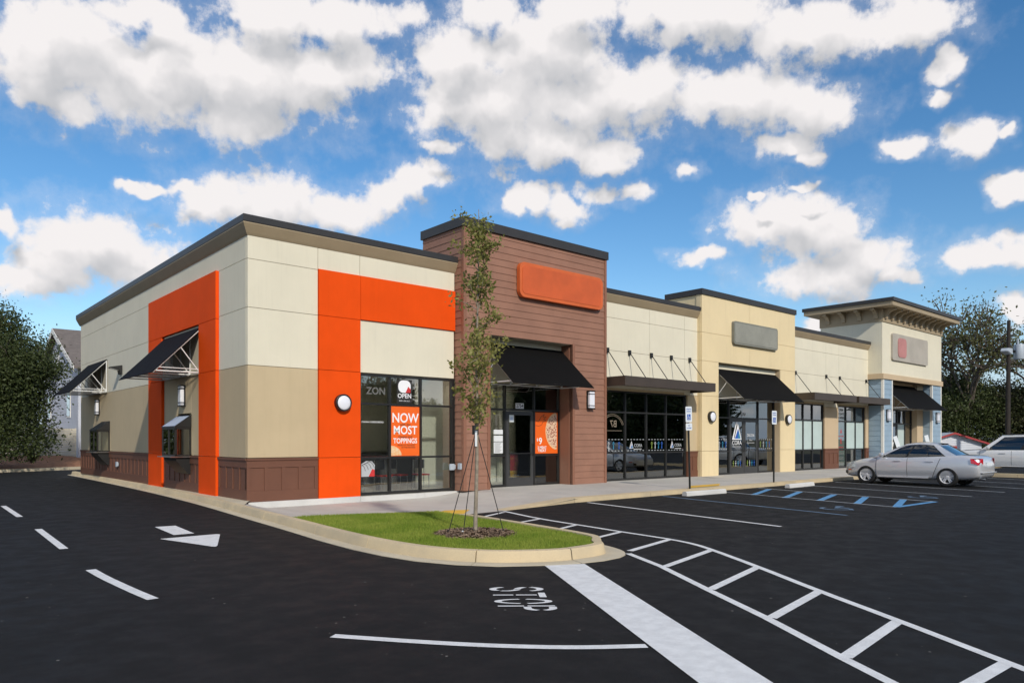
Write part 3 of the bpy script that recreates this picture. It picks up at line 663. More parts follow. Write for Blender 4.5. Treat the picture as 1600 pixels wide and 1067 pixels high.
# --- left wall
def lpanel(m, y0, y1, z0, z1, x0=0.0, x1=.08, name='wall_panel'): return P(name, m, x0, x1, y0 + g, y1 - g, z0 + g, z1 - g)
lpanel('cream', 0.08, 18.1, 5.79, 6.36); lpanel('cream', .08, 1.86, 4.65, 5.79); lpanel('cream', .08, 1.86, 3.30, 4.65); lpanel('tan', .08, 1.86, 1.13, 3.30)
wainscot(.0, 1.85, .12, left=True, n=4)
for ya, yb in ((1.86, 3.15), (6.45, 7.84)):
    for z0, z1 in ((.13, 1.13), (1.13, 3.30), (3.30, 4.60)): lpanel('orange', ya, yb, z0, z1, -.08, .08)
lpanel('orange', 1.86, 7.84, 4.60, 5.81, -.08, .08)
lpanel('cream', 3.15, 6.45, 3.30, 4.60)
lpanel('tan', 3.15, 3.98, 1.13, 3.30); lpanel('tan', 5.2, 6.45, 1.13, 3.30); lpanel('tan', 3.98, 5.2, 2.28, 3.30)
wainscot(3.16, 6.44, .13, left=True, n=7)
lpanel('cream', 7.84, 18.1, 4.65, 5.79); lpanel('cream', 7.84, 18.1, 3.30, 4.65); lpanel('tan', 7.84, 18.1, 1.13, 3.30)
wainscot(7.85, 18.1, .15, left=True, n=22)
MB().box(0, .3, 18.1, 18.15, 0, 6.4).build('end_trim', M['cream'], bd)
# --- cornices: tan cove under a dark metal cap
def cornice(x0, x1, left_return=False, zt=6.76):
    pr = [(0.07, 6.32), (0.0, 6.32), (-.015, 6.325), (-.045, 6.37), (-.105, 6.48), (-.15, 6.565), (-.15, 6.585), (0.07, 6.585)]
    pc = [(0.35, 6.588), (-.155, 6.588), (-.16, 6.61), (-.16, zt - .02), (-.15, zt), (0.35, zt)]
    for nm, pf, m in (('cornice_cove', pr, 'cove'), ('parapet_cap', pc, 'cap')):
        b = MB()
        if not left_return: b.prism(pf, 'x', x0, x1)
        else:
            vs = []; n_ = len(pf)
            for d, z in pf: vs.append((x1, d, z))
            for d, z in pf: vs.append((d, d, z))
            for d, z in pf: vs.append((d, 18.3, z))
            fs = [(s * n_ + i, s * n_ + (i + 1) % n_, (s + 1) * n_ + (i + 1) % n_, (s + 1) * n_ + i) for s in (0, 1) for i in range(n_)]
            fs += [tuple(range(n_)), tuple(range(2 * n_, 3 * n_))]; b._add(vs, fs)
        b.build(nm, M[m], bd)
cornice(0, 6.0, True); cornice(12.05, 17.98); cornice(25.15, 33.6)
MB().box(.35, 42, 17.9, 18.2, 6.3, 6.76).build('parapet_cap', M['cap'], bd)
# --- storefront glazing
def storefront(xs, zs, y, glass='glass', skip=(), films=(), fw=.052, name='window', depth=.11, fd=None):
    xa, xb, za, zb = xs[0], xs[-1], zs[0], zs[-1]; b = MB()
    for i, x in enumerate(xs):
        a = x - (0 if i == 0 else fw / 2); c = x + (0 if i == len(xs) - 1 else fw / 2)
        if i == 0: c = x + fw
        if i == len(xs) - 1: a = x - fw
        b.box(a, c, y, y + depth, za, zb)
    for i in range(len(xs) - 1):
        l = xs[i] + (fw if i == 0 else fw / 2); r = xs[i+1] - (fw if i == len(xs) - 2 else fw / 2)
        for j, z in enumerate(zs):
            if (i, j) in skip and j > 0 and (i, j - 1) in skip: continue
            if j == 0 and (i, 0) in skip: continue
            h = fw if 0 < j < len(zs) - 1 else fw * (1.5 if j == 0 else 1.0)
            zz = (z, z + h) if j == 0 else ((z - h, z) if j == len(zs) - 1 else (z - h / 2, z + h / 2))
            b.box(l, r, y + .003, y + depth - .003, *zz)
    f = b.build(name, M['frame'], bd)
    for i in range(len(xs) - 1):
        for j in range(len(zs) - 1):
            if (i, j) in skip: continue
            m = 'film' if (i, j) in films else glass
            MB().box(xs[i] + fw * .5, xs[i+1] - fw * .5, y + depth * .45, y + depth * .45 + .008, zs[j] + fw * .5, zs[j+1] - fw * .5).build('pane', M[m], f)
    return f
def door(x0, x1, y, zb, zt, glass='glass', handle_right=True, pulls=1):
    b = MB(); s = .11
    b.box(x0, x0 + s, y, y + .05, zb, zt).box(x1 - s, x1, y, y + .05, zb, zt).box(x0 + s, x1 - s, y, y + .05, zb, zb + .27).box(x0 + s, x1 - s, y, y + .05, zt - .12, zt)
    d = b.build('door', M['doorframe'], bd, bevel=.004)
    MB().box(x0 + s - .01, x1 - s + .01, y + .02, y + .028, zb + .26, zt - .11).build('pane', M[glass], d)
    hx = x1 - .07 if handle_right else x0 + .07
    MB().path([(hx, y, zb + .95), (hx, y - .06, zb + .95), (hx, y - .06, zb + 1.30), (hx, y, zb + 1.30)], .014).build('handle', M['black'], d)
    MB().box(x0 + s, x1 - s, y - .03, y - .01, zb + 1.0, zb + 1.03).build('push_bar', M['black'], d)
    return d
ZS = [.10, 1.08, 2.50, 3.28]
storefront([2.945, 3.87, 4.86, 5.965], ZS, .02)
MB().box(5.965, 6.02, -.005, .2, .09, 3.3).build('jamb', M['frame'], bd)
# --- tower 1: brown lap siding
def tower(name, m, x0, x1, yf, yb, z0, zt, op, capm='cap', trimm='sidingtrim', rows=.205, cap_over=.06):
    ox0, ox1, oz = op; b = MB()
    b.box(x0 + .02, ox0, yf + .03, yf + .5, z0, oz).box(ox1, x1 - .02, yf + .03, yf + .5, z0, oz).box(x0 + .02, x1 - .02, yf + .03, yf + .5, oz, zt)
    b.box(x0 + .02, x0 + .3, yf + .5, yb, 6.2, zt).box(x1 - .3, x1 - .02, yf + .5, yb, 6.2, zt).box(x0 + .02, x1 - .02, yb - .3, yb, 6.2, zt)
    b.box(x0 + .02, x0 + .3, yf + .5, .3, z0, 6.2).box(x1 - .3, x1 - .02, yf + .5, .3, z0, 6.2)
    t = b.build('tower', M[m], bd)
    return t
t1 = tower('tower', 'siding', 6.0, 12.05, -.42, 1.62, .10, 7.62, (6.98, 10.42, 4.64))
def clad(t, m, x0, x1, yf, yb, z0, zt, op, h, trim, tw=.10, sides=True, bands=()):
    ox0, ox1, oz = op; z = z0; mm = M[m]
    while z < zt - .03:
        hh = min(h, zt - z)
        if z + hh * .5 < oz:
            lap_board(t, mm, ox0 - tw - (x0 + tw), hh, (x0 + tw, yf + .03, z)); lap_board(t, mm, x1 - tw - (ox1 + tw), hh, (ox1 + tw, yf + .03, z))
        else: lap_board(t, mm, x1 - x0 - 2 * tw, hh, (x0 + tw, yf + .03, z))
        if sides:
            ye = yb if z + hh > 6.3 else .05
            lap_board(t, mm, ye - (yf + tw), hh, (x0 + .02, ye, z), R(-90))
            lap_board(t, mm, ye - (yf + tw), hh, (x1 - .02, yf + tw, z), R(90))
        z += h
    for a, c in ((x0 - .005, x0 + tw), (x1 - tw, x1 + .005)): piece('corner_board', t, M[trim], a, c, yf - .006, yf + tw, z0, zt)
    for a, c in ((ox0 - tw, ox0), (ox1, ox1 + tw)): piece('corner_board', t, M[trim], a, c, yf - .004, yf + .14, z0, oz)
clad(t1, 'siding', 6.0, 12.05, -.42, 1.62, .105, 7.62, (6.98, 10.42, 4.64), .205, 'sidingtrim')
def box_cap(x0, x1, y0, y1, z0, z1, m='cap', o=.05):
    b = MB(); b.box(x0 - o, x1 + o, y0 - o, y0 + .3, z0, z1).box(x0 - o, x0 + .3, y0 + .3, y1 + o, z0, z1).box(x1 - .3, x1 + o, y0 + .3, y1 + o, z0, z1).box(x0 + .3, x1 - .3, y1 - .3, y1 + o, z0, z1)
    return b.build('parapet_cap', M[m], bd)
box_cap(6.0, 12.05, -.42, 1.62, 7.60, 7.86)
# recessed entrance 1
for a, c in ((6.98, 7.0), (10.40, 10.42)): MB().box(a, c, -.27, .6, .1, 4.64).build('recess_side', M['sidingtrim'], bd)
MB().box(7.0, 10.4, .13, .6, 3.30, 4.44).build('recess_header', M['cream'], bd)
MB().box(7.0, 10.4, -.30, .6, 4.60, 4.64).build('recess_soffit', M['cream'], bd)
MB().box(7.0, 10.4, .08, .6, 4.44, 4.60).build('recess_header', M['cream'], bd)
storefront([7.0, 8.06, 9.28, 10.4], [.10, 1.06, 2.48, 3.28], .16, skip={(1, 0), (1, 1)})
d1 = door(8.10, 9.24, .17, .11, 2.44)
# --- section 2
for x0, x1 in ((12.06, 14.9), (14.9, 17.05), (17.05, 17.98)):
    panel('cream', x0, x1, 5.80, 6.36); panel('cream', x0, x1, 4.66, 5.80); panel('cream', x0, x1, 3.36 if x1 < 17.5 else 3.28, 4.66)
panel('tan', 17.24, 17.98, 1.10, 3.28); MB().box(12.06, 17.24, .03, .3, 3.28, 3.36).build('window_header', M['tan'], bd)  # header strip is cream wall, coloured tan to carry the canopy's shade
wainscot(17.24, 17.98, .10, 1.10, n=2)
storefront([12.1, 13.61, 14.80, 15.97, 17.22], [.10, 1.08, 2.52, 3.28], .05, 'glassdark')
# --- tower 2: yellow stucco
Y2 = -.20
b = MB(); b.box(17.92, 18.06, -.17, 1.5, 3.2, 7.25).box(25.14, 25.24, -.17, 1.5, 3.2, 7.25).box(18.06, 25.14, 1.3, 1.5, 6.2, 7.25); b.box(17.94, 25.22, -.17, .3, 4.65, 7.25).box(17.94, 19.05, -.17, .3, .1, 4.65).box(23.95, 25.22, -.17, .3, .1, 4.65).build('tower', M['yellow'], bd)
for z0, z1 in ((4.66, 5.78), (5.78, 7.28)):
    for x0, x1 in ((17.90, 21.4), (21.4, 25.26)): panel('yellow', x0, x1, z0, z1, Y2, -.165)
for x0, x1 in ((17.90, 19.07), (23.93, 25.26)):
    for z0, z1 in ((.09, 1.10), (1.10, 3.28), (3.28, 4.66)): panel('yellow', x0, x1, z0, z1, Y2, -.165)
lp = [(.09, 1.10), (1.10, 3.28), (3.28, 4.66), (4.66, 5.78), (5.78, 7.28)]
for z0, z1 in lp: P('wall_panel', 'yellow', 17.89, 17.93, Y2 + .04, .05 if z0 < 6 else 1.5, z0 + g, z1 - g)
box_cap(17.90, 25.26, Y2, 1.5, 7.26, 7.48)
for a, c in ((19.06, 19.075), (23.925, 23.94)): MB().box(a, c, -.16, .5, .1, 4.64).build('recess_side', M['beige'], bd)
MB().box(19.08, 23.92, .06, .5, 3.30, 4.44).build('recess_header', M['cream'], bd); MB().box(19.08, 23.92, .03, .5, 4.44, 4.62).build('recess_header', M['cream'], bd)
storefront([19.08, 20.28, 22.56, 23.92], [.10, 1.06, 2.46, 3.28], .07, 'glassdark', skip={(1, 0), (1, 1)})
door(20.33, 21.41, .08, .11, 2.42, 'glassdark', True); door(21.43, 22.51, .08, .11, 2.42, 'glassdark', False)
# --- section 3
for x0, x1 in ((25.27, 28.7), (28.7, 30.1), (30.1, 33.55)):
    panel('cream', x0, x1, 5.80, 6.36); panel('cream', x0, x1, 4.66, 5.80); panel('cream', x0, x1, 3.36, 4.66)
MB().box(25.28, 28.55, .03, .3, 3.26, 3.355).box(30.05, 33.2, .03, .3, 3.26, 3.355).build('window_header', M['tan'], bd)
panel('cream', 28.56, 30.04, 3.16, 3.355); panel('beige', 28.56, 30.04, 1.10, 3.16); wainscot(28.56, 30.04, .10, 1.10, n=3)
panel('beige', 33.2, 33.56, 1.10, 3.355); wainscot(33.2, 33.56, .10, 1.10, n=1)
storefront([25.29, 26.54, 27.45, 28.54], [.10, 1.06, 2.48, 3.26], .05, 'glassdark', films={(0, 1), (1, 1), (2, 1)}, fw=.06)
storefront([30.06, 31.03, 32.12, 33.19], [.10, 1.06, 2.48, 3.26], .05, 'glassdark', films={(1, 1), (2, 1)}, fw=.06)
# --- tower 3: blue lap siding piers, cream upper wall, bracketed flat roof
Y3 = -.75
b = MB(); b.box(33.62, 34.78, Y3 + .03, .2, .1, 4.78).box(40.55, 41.98, Y3 + .03, .2, .1, 4.78); b.box(33.5, 42.05, Y3 + .02, 2.6, 4.98, 8.45).build('tower', M['cream'], bd)
t3 = kids(bd)[-1]
z = .105
while z < 4.74:
    hh = min(.275, 4.78 - z)
    for a, c in ((33.6, 34.8), (40.5, 42.0)):
        lap_board(t3, M['blue'], c - a - .2, hh, (a + .1, Y3 + .03, z)); lap_board(t3, M['blue'], .0 - (Y3 + .12), hh, (a + .02, 0, z), R(-90)); lap_board(t3, M['blue'], .0 - (Y3 + .12), hh, (c - .02, Y3 + .12, z), R(90))
    z += .275
for a, c in ((33.595, 33.7), (34.7, 34.805), (40.495, 40.6), (41.9, 42.005)): piece('corner_board', t3, M['white'], a, c, Y3 - .006, Y3 + .12, .1, 4.78)
MB().box(33.45, 42.1, Y3 - .06, 2.65, 4.76, 5.04).build('belt_course', M['beige'], bd)
MB().box(33.46, 42.09, Y3 - .035, 2.64, 7.78, 8.46).build('frieze', M['cove'], bd)
MB().box(32.75, 42.6, Y3 - .80, 3.2, 8.46, 8.68).build('eave_board', M['cove'], bd); MB().box(32.68, 42.67, Y3 - .87, 3.27, 8.682, 8.86).build('roof_edge', M['cap'], bd)
def bracket(x, y, rz):
    b = MB().prism([(0, 0), (-.55, 0), (-.55, -.10), (-.30, -.16), (-.12, -.34), (-.10, -.52), (0, -.52)], 'x', -.10, .10); o = b.build('bracket', M['cove'], bd); o.location = (x, y, 8.455); o.rotation_euler = (0, 0, rz)
for i in range(11): bracket(33.75 + i * .80, Y3 - .037, 0)
for i in range(4): bracket(33.457, -.45 + i * .86, R(-90))
MB().box(34.8, 40.5, .02, .6, 3.26, 4.76).build('recess_header', M['beige'], bd)
MB().box(34.78, 34.9, -.6, .5, .1, 4.76).build('recess_side', M['cream'], bd); P('recess_pier', 'beige', 39.6, 40.5, -.25, .3, .1, 4.76)
storefront([34.92, 37.5, 38.6, 39.6], [.10, 1.06, 2.46, 3.26], .04, 'glassdark', skip={(0, 0), (0, 1)}, films={(1, 1)}, fw=.07)
M['doorred'] = mat('dark_red_door', (.10, .012, .016), .4, .1, 2)
for a, c, hr in ((35.0, 36.19, True), (36.21, 37.42, False)): door(a, c, .05, .11, 2.40, 'glassdark', hr)

# --- drive-through window bays
def bay(y0, y1, sky_sheet):
    p = -.42; b = MB()
    b.box(p, .0, y0, y0 + .05, 1.13, 1.86).box(p, .0, y1 - .05, y1, 1.13, 1.86).box(p, p + .05, y0, y0 + .06, 1.13, 1.86)
    b = MB(); b.box(p, p + .05, y0, y0 + .05, 1.13, 1.86).box(p, p + .05, y1 - .05, y1, 1.13, 1.86).box(p, .02, y0, y1, 1.84, 1.90).box(p, .02, y0, y1, 1.10, 1.15).box(-.04, .02, y0, y0 + .05, 1.13, 1.86).box(-.04, .02, y1 - .05, y1, 1.13, 1.86).box(p, p + .04, (y0+y1)/2 - .025, (y0+y1)/2 + .025, 1.13, 1.86)
    f = b.build('drive_through_window', M['frame'], bd)
    mid = (y0 + y1) / 2
    MB().box(p + .02, p + .028, y0 + .05, mid - .025, 1.15, 1.84).build('pane', M['glass'], f); MB().box(p + .015, p + .023, mid + .025, y1 - .05, 1.15, 1.84).build('pane', M['glass'], f)
    MB().box(p + .05, -.04, y0 + .02, y0 + .028, 1.15, 1.84).build('pane', M['glass'], f); MB().box(p + .05, -.04, y1 - .028, y1 - .02, 1.15, 1.84).build('pane', M['glass'], f)
    hd = MB().prism([(p - .03, 1.90), (0.0, 1.90), (0.0, 2.24)], 'y', y0 - .02, y1 + .02); h = hd.build('hood', M['black'], f)
    if sky_sheet:
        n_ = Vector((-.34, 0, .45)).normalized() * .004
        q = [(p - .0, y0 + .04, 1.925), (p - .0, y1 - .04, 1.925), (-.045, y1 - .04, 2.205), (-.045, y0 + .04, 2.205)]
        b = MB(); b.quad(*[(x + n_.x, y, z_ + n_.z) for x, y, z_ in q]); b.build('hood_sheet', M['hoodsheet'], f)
    MB().prism([(p + .02, 1.10), (0, 1.10), (0, .62), (-.06, .62), (p + .05, .98)], 'y', y0 + .06, y1 - .06).build('shelf_bracket', M['black'], f)
    MB().box(p - .12, .0, y0 - .01, y1 + .01, 1.075, 1.10).build('shelf', M['steel'], f)
M['hoodsheet'] = mat('sky_tinted_sheet', (.50, .58, .72), .3, .02, 2, spec=.3)  # pale blue stands in for the sky reflected in the hood sheet
bay(3.98, 5.18, True); bay(13.15, 14.38, False)

# ------------------------------------------------------------------ awnings, canopies, lamps, boxes on the walls
def awning(label, w, proj, drop, loc, rz, trusses, fabric, group='black canvas awnings on the shop fronts'):
    t = thing('awning', label, 'awning', loc, rz, group)          # origin: top edge centre on the wall; -y is outwards
    nrm = Vector((0, -drop, proj)).normalized() * .012
    b = MB(); nx = 10; ny = 8; top = []; bot = []
    for i in range(nx + 1):
        for j in range(ny + 1):
            u, v = i / nx, j / ny; sag = -.018 * math.sin(math.pi * v) * (1 - .5 * abs(math.cos(math.pi * u * (trusses - 1))))
            top.append(Vector((-w/2 + w*u, -.02 - proj*v, -drop*v + sag)) + Vector((0, 0, .012)))
    bot = [p - nrm * 1.5 for p in top]; n = len(top); fs = []
    for i in range(nx):
        for j in range(ny):
            a = i*(ny+1)+j; q = (a, a+ny+1, a+ny+2, a+1); fs += [q, tuple(n + k for k in reversed(q))]
    for i in range(nx):
        for j in (0, ny): a = i*(ny+1)+j; c = a+ny+1; fs.append((a, c, n+c, n+a))
    for j in range(ny):
        for i in (0, nx): a = i*(ny+1)+j; c = a+1; fs.append((a, c, n+c, n+a))
    b._add(top + bot, fs); b.build('fabric', M[fabric], t, smooth=True)
    for k in range(trusses):
        x = -w/2 + .03 + (w - .06) * k / (trusses - 1); r = .017
        zb_ = -drop + .07; fr = MB(); fr.tube((x, -.03, -.03), (x, -.03, zb_), r).tube((x, -.03, zb_), (x, -proj + .10, zb_), r).tube((x, -.03, -.06), (x, -proj + .03, -drop + .02), r * .8)
        fr.tube((x, -.03, zb_), (x, -proj * .42, -drop * .42 - .03), r * .85)
        if rz: fr.tube((x, -.03, zb_ + .09), (x, -proj * .86, zb_ + .09), r * .7)
        fr.build('frame_truss', M['tube'], t)
    for y in (-.03, -proj + .03):
        MB().tube((-w/2 + .02, y, -drop + (.07 if y > -.1 else .035)), (w/2 - .02, y, -drop + (.07 if y > -.1 else .035)), .015).build('frame_bar', M['tube'], t)
    return t
awning('black canvas awning over the near drive-through window, inside the orange surround', 3.28, 1.22, 1.27, (.0, 4.80, 4.53), R(-90), 5, 'awning')
awning('black canvas awning over the far drive-through window at the end of the side wall', 3.2, 1.22, 1.27, (-.0, 15.1, 4.53), R(-90), 5, 'awning')
awning('wide black awning over the door of the brown clad shop entrance', 3.36, 1.44, 1.28, (8.72, .09, 4.44), 0, 4, 'awning_front')
awning('black awning over the double doors of the yellow stucco front', 4.80, 1.36, 1.27, (21.50, .03, 4.42), 0, 4, 'awning_front')
awning('black awning over the dark doors between the blue sided piers', 5.65, 1.50, 1.42, (37.7, -.05, 4.62), 0, 4, 'awning_front')
def canopy(label, x0, x1, rods, p=1.12):
    t = thing('metal_canopy', label, 'canopy', ((x0 + x1) / 2, 0, 3.36), 0, 'flat bronze metal canopies hung over the shop windows'); o = (x0 + x1) / 2
    MB().box(x0 - o, x1 - o, -p, -p + .03, 0, .32).build('fascia', M['canopy'], t)
    for a in (x0 - o, x1 - o - .03): MB().box(a, a + .03, -p + .03, -.0, 0, .32).build('side_fascia', M['canopy'], t)
    MB().box(x0 - o + .03, x1 - o - .03, -p + .03, -.0, .10, .14).build('deck', M['canopy'], t)
    for x in rods:
        MB().tube((x - o, -.06, 1.27), (x - o, -.80, .30), .016).build('tie_rod', M['black'], t)
        MB().box(x - o - .055, x - o + .055, -.07, -.002, 1.20, 1.37).build('bracket', M['black'], t)
canopy('long bronze metal canopy with five tie rods between the brown and yellow fronts', 12.18, 17.45, [12.54, 13.72, 14.96, 16.16, 17.34])
canopy('short bronze metal canopy just right of the yellow front', 25.28, 29.55, [25.63, 28.67])
canopy('short bronze metal canopy ending against the blue sided pier', 29.85, 33.55, [30.12, 33.20])
def box_lamp(label, loc, rz, w=.30, h=.60):
    t = thing('wall_lamp', label, 'wall lamp', loc, rz, 'rectangular wall lamps')
    MB().box(-w/2, w/2, -.03, 0, -h/2, h/2).box(-w/2, w/2, -.13, -.03, h/2 - .03, h/2).box(-w/2, w/2, -.13, -.03, -h/2, -h/2 + .03).build('housing', M['black'], t, bevel=.004)
    MB().box(-w/2 + .03, w/2 - .03, -.125, -.032, -h/2 + .032, h/2 - .032).build('lens', M['lampglass'], t, bevel=.012)
    for z in (-h/2 + .10, h/2 - .12): MB().box(-w/2 + .022, w/2 - .022, -.134, -.03, z, z + .022).build('band', M['black'], t)
box_lamp('white lit-box wall lamp above the near drive-through window', (0.0, 4.62, 2.78), R(-90))
box_lamp('white lit-box wall lamp above the far drive-through window', (0.0, 14.9, 2.80), R(-90))
box_lamp('white box wall lamp on the brown siding right of the entrance', (11.22, -.415, 2.86), 0)
box_lamp('white box wall lamp on the left blue sided pier', (34.15, -.745, 2.85), 0, .36, .62)
box_lamp('white box wall lamp on the right blue sided pier', (41.25, -.745, 2.85), 0, .36, .62)
def round_lamp(label, loc):
    t = thing('round_lamp', label, 'wall lamp', loc, 0, 'round white bulkhead lamps')
    MB().lathe([(0, 0), (.215, 0), (.22, -.02), (.22, -.12), (.20, -.135), (.17, -.125)], 32, axis='y').build('rim', M['black'], t, smooth=True)
    MB().lathe([(.19, -.11), (.17, -.135), (.12, -.15), (.06, -.157), (0, -.16)], 32, axis='y').build('lens', M['lampglass'], t, smooth=True)
round_lamp('round white wall lamp on the orange column', (2.40, OY, 2.49)); round_lamp('round white wall lamp on the yellow pier left of the double doors', (18.50, Y2, 2.46)); round_lamp('round white wall lamp on the yellow pier right of the double doors', (24.55, Y2, 2.46))
t = thing('wedge_light', 'small black wedge light on the cream side wall between the two awnings', 'wall light', (0, 11.5, 3.98), R(-90))
MB().prism([(0, -.14), (-.06, -.14), (-.09, .0), (-.36, .06), (-.38, .10), (0, .18)], 'x', -.17, .17).build('housing', M['black'], t, bevel=.008)
MB().prism([(-.09, -.005), (-.35, .055), (-.35, .062), (-.09, .01)], 'x', -.12, .12).build('lens', M['lampglass'], t)
def outlet(label, loc, rz):
    t = thing('outlet_box', label, 'outlet', loc, rz, 'weatherproof outlet boxes')
    MB().box(-.08, .08, -.06, 0, -.09, .09).build('cover', M['galv'], t, bevel=.01); MB().box(.085, .12, -.05, 0, -.06, .06).build('fitting', M['galv'], t, bevel=.005)
outlet('white outlet box low on the brown base of the side wall', (-.022, 11.9, .68), R(-90)); outlet('white outlet box between the big window and the brown siding', (5.84, -.05, .78), 0)
t = thing('outlet_box', 'white outlet box on the brown siding corner left of the young tree', 'outlet', (6.0, -.28, .80), R(-90)); MB().box(-.07, .07, -.06, 0, -.09, .09).build('cover', M['galv'], t, bevel=.01)

# ------------------------------------------------------------------ shop signs (their lettering cannot be read in the photograph)
def rounded(w, h, r, n=6):
    p = []
    for cx, cy, a in ((w/2 - r, h/2 - r, 0), (-w/2 + r, h/2 - r, 90), (-w/2 + r, -h/2 + r, 180), (w/2 - r, -h/2 + r, 270)): p += arc(cx, cy, r, r, a, a + 90, n)
    return p
def cabinet(parent, name, x, z, w, h, r, m, y0, y1, tilt=0): 
    o = MB().prism(rounded(w, h, r), 'y', y0, y1).build(name, m, parent); o.location = (x, 0, z); o.rotation_euler = (0, tilt, 0); return o
M['signorange'] = mat('sign_orange', (.62, .12, .025), .5, .08, 2); M['signgreyface'] = mat('sign_face_grey', (.27, .265, .22), .5, .1, 1.5); M['signstone'] = mat('sign_stone', (.42, .38, .32), .6, .08, 1.0)
M['signface'] = mat('sign_face_orange', (.58, .10, .020), .45, .10, 1.2); M['signgrey'] = mat('sign_grey', (.20, .20, .165), .5, .08, 2); M['signpink'] = mat('sign_pink', (.48, .20, .18), .5, .08, 2); M['signpale'] = mat('sign_pale', (.26, .21, .15), .5, .1, 2)
s1 = thing('wall_sign', 'raised orange sign on the brown clad tower', 'sign', (9.6, -.43, 6.42))
cabinet(s1, 'sign_panel', .25, -.05, 3.7, 1.05, .2, M['signorange'], -.14, 0); cabinet(s1, 'sign_face', .25, -.05, 3.5, .85, .14, M['signface'], -.152, -.141)
s2 = thing('wall_sign', 'plain grey sign panel on the yellow stucco front', 'sign', (21.75, Y2 - .002, 5.95))
cabinet(s2, 'sign_panel', 0, 0, 3.5, .95, .12, M['signgrey'], -.12, 0); cabinet(s2, 'sign_face', 0, 0, 3.36, .81, .08, M['signgreyface'], -.13, -.121)
s3 = thing('wall_sign', 'stone grey sign panel with a pink emblem above the blue piers', 'sign', (36.6, Y3 + .018, 6.55))
cabinet(s3, 'sign_panel', .5, .0, 5.0, 1.45, .15, M['signstone'], -.10, 0); cabinet(s3, 'sign_emblem', -.75, .0, 1.15, 1.05, .25, M['signpink'], -.125, -.101)

# ------------------------------------------------------------------ window prints and posters
gy = .055
def poster(name, label, cat, x0, x1, z0, z1, m, y=gy, th=.004):
    t = thing(name, label, cat, ((x0 + x1) / 2, y, (z0 + z1) / 2)); w, h = (x1 - x0), (z1 - z0)
    MB().box(-w/2, w/2, 0, th, -h/2, h/2).build('sheet', M[m], t); return t, w, h
t, w, h = poster('poster', 'orange window poster reading NOW MOST TOPPINGS', 'poster', 3.905, 4.825, 1.115, 2.465, 'posterorange')
def tx(parent, name, s, size, m, x, z, sx=1.0, bold=.0, y=-.003): return text_obj(name, s, size, M[m], parent, (x, y, z), sx=sx, bold=bold, extrude=.001)
tx(t, 'lettering', 'NOW', .36, 'inkwhite', 0, .345, .9, .014); tx(t, 'lettering', 'with the', .10, 'ink', 0, .175); tx(t, 'lettering', 'MOST', .32, 'inkwhite', 0, .015, .9, .014); tx(t, 'lettering', 'cheese and', .10, 'ink', 0, -.155); tx(t, 'lettering', 'TOPPINGS', .195, 'inkwhite', 0, -.27, .84, .014); tx(t, 'lettering', 'MORE OF THE MOST', .06, 'ink', .04, -.385); tx(t, 'lettering', 'IN THE NATION', .06, 'ink', .1, -.445)
b = MB(); b.prism(arc(-w/2, -h/2 + .02, .34, .26, 0, 90, 10) + [(-w/2, -h/2 + .01)], 'y', -.002, -.0005); M['pizza'] = mat('pizza_print', (.62, .30, .10), .5, .3, 26, var_col=(.75, .62, .42)); b.build('pizza_print', M['pizza'], t)
t, w, h = poster('window_decal', 'black window decal reading OPEN below a pale emblem', 'decal', 4.10, 4.58, 2.55, 3.19, 'ink')
tx(t, 'lettering', 'OPEN', .17, 'inkwhite', 0, -.13, 1.0, .014); tx(t, 'lettering', 'MON - SUN 10-11', .045, 'inkwhite', 0, -.26)
o = MB().prism(rounded(.40, .34, .15), 'y', -.003, -.001).build('emblem', M['inkwhite'], t); o.location = (0, 0, .13); o = MB().prism([(0, 0), (.16, 0), (.16, .1), (.09, .17)], 'y', -.005, -.0035).build('emblem_corner', M['inkred'], t); o.location = (.03, 0, -.035)
t, w, h = poster('window_decal', 'grey ZON lettering on the top left pane of the big window', 'decal', 3.15, 3.75, 2.72, 2.95, 'inkgrey'); bpy.data.objects.remove(kids(t)[0]); tx(t, 'lettering', 'ZON', .26, 'inkgrey', 0, 0, 1.0, .02)
t, w, h = poster('window_decal', 'thin white line of lettering on the left pane of the big window', 'decal', 3.0, 3.7, 1.98, 2.06, 'inkgrey'); bpy.data.objects.remove(kids(t)[0]); tx(t, 'lettering', 'ITALIAN CHEESE BREAD', .062, 'inkwhite', 0, 0)
t, w, h = poster('window_decal', 'pale window decal with a red corner low on the left pane of the big window', 'decal', 3.0, 3.42, .58, 1.0, 'inkgrey'); bpy.data.objects.remove(kids(t)[0])
o = MB().prism([(-.21, -.2), (.13, -.2), (.2, -.05), (.21, .1), (.12, .2), (-.05, .21), (-.21, .12)], 'y', 0, .003).build('sheet', M['printgrey'], t)
for q in range(5): MB().path([(x, -.003, z) for x, z in arc(-.18 + q * .07, -.2 + q * .03, .12 + .02 * q, .3, 30, 120, 7)], .006, 4).build('ink_stroke', M['ink'], t)
MB().prism([(.02, -.2), (.2, -.2), (.2, -.03), (.13, 0)], 'y', -.003, -.0005).build('emblem_corner', M['inkred'], t)
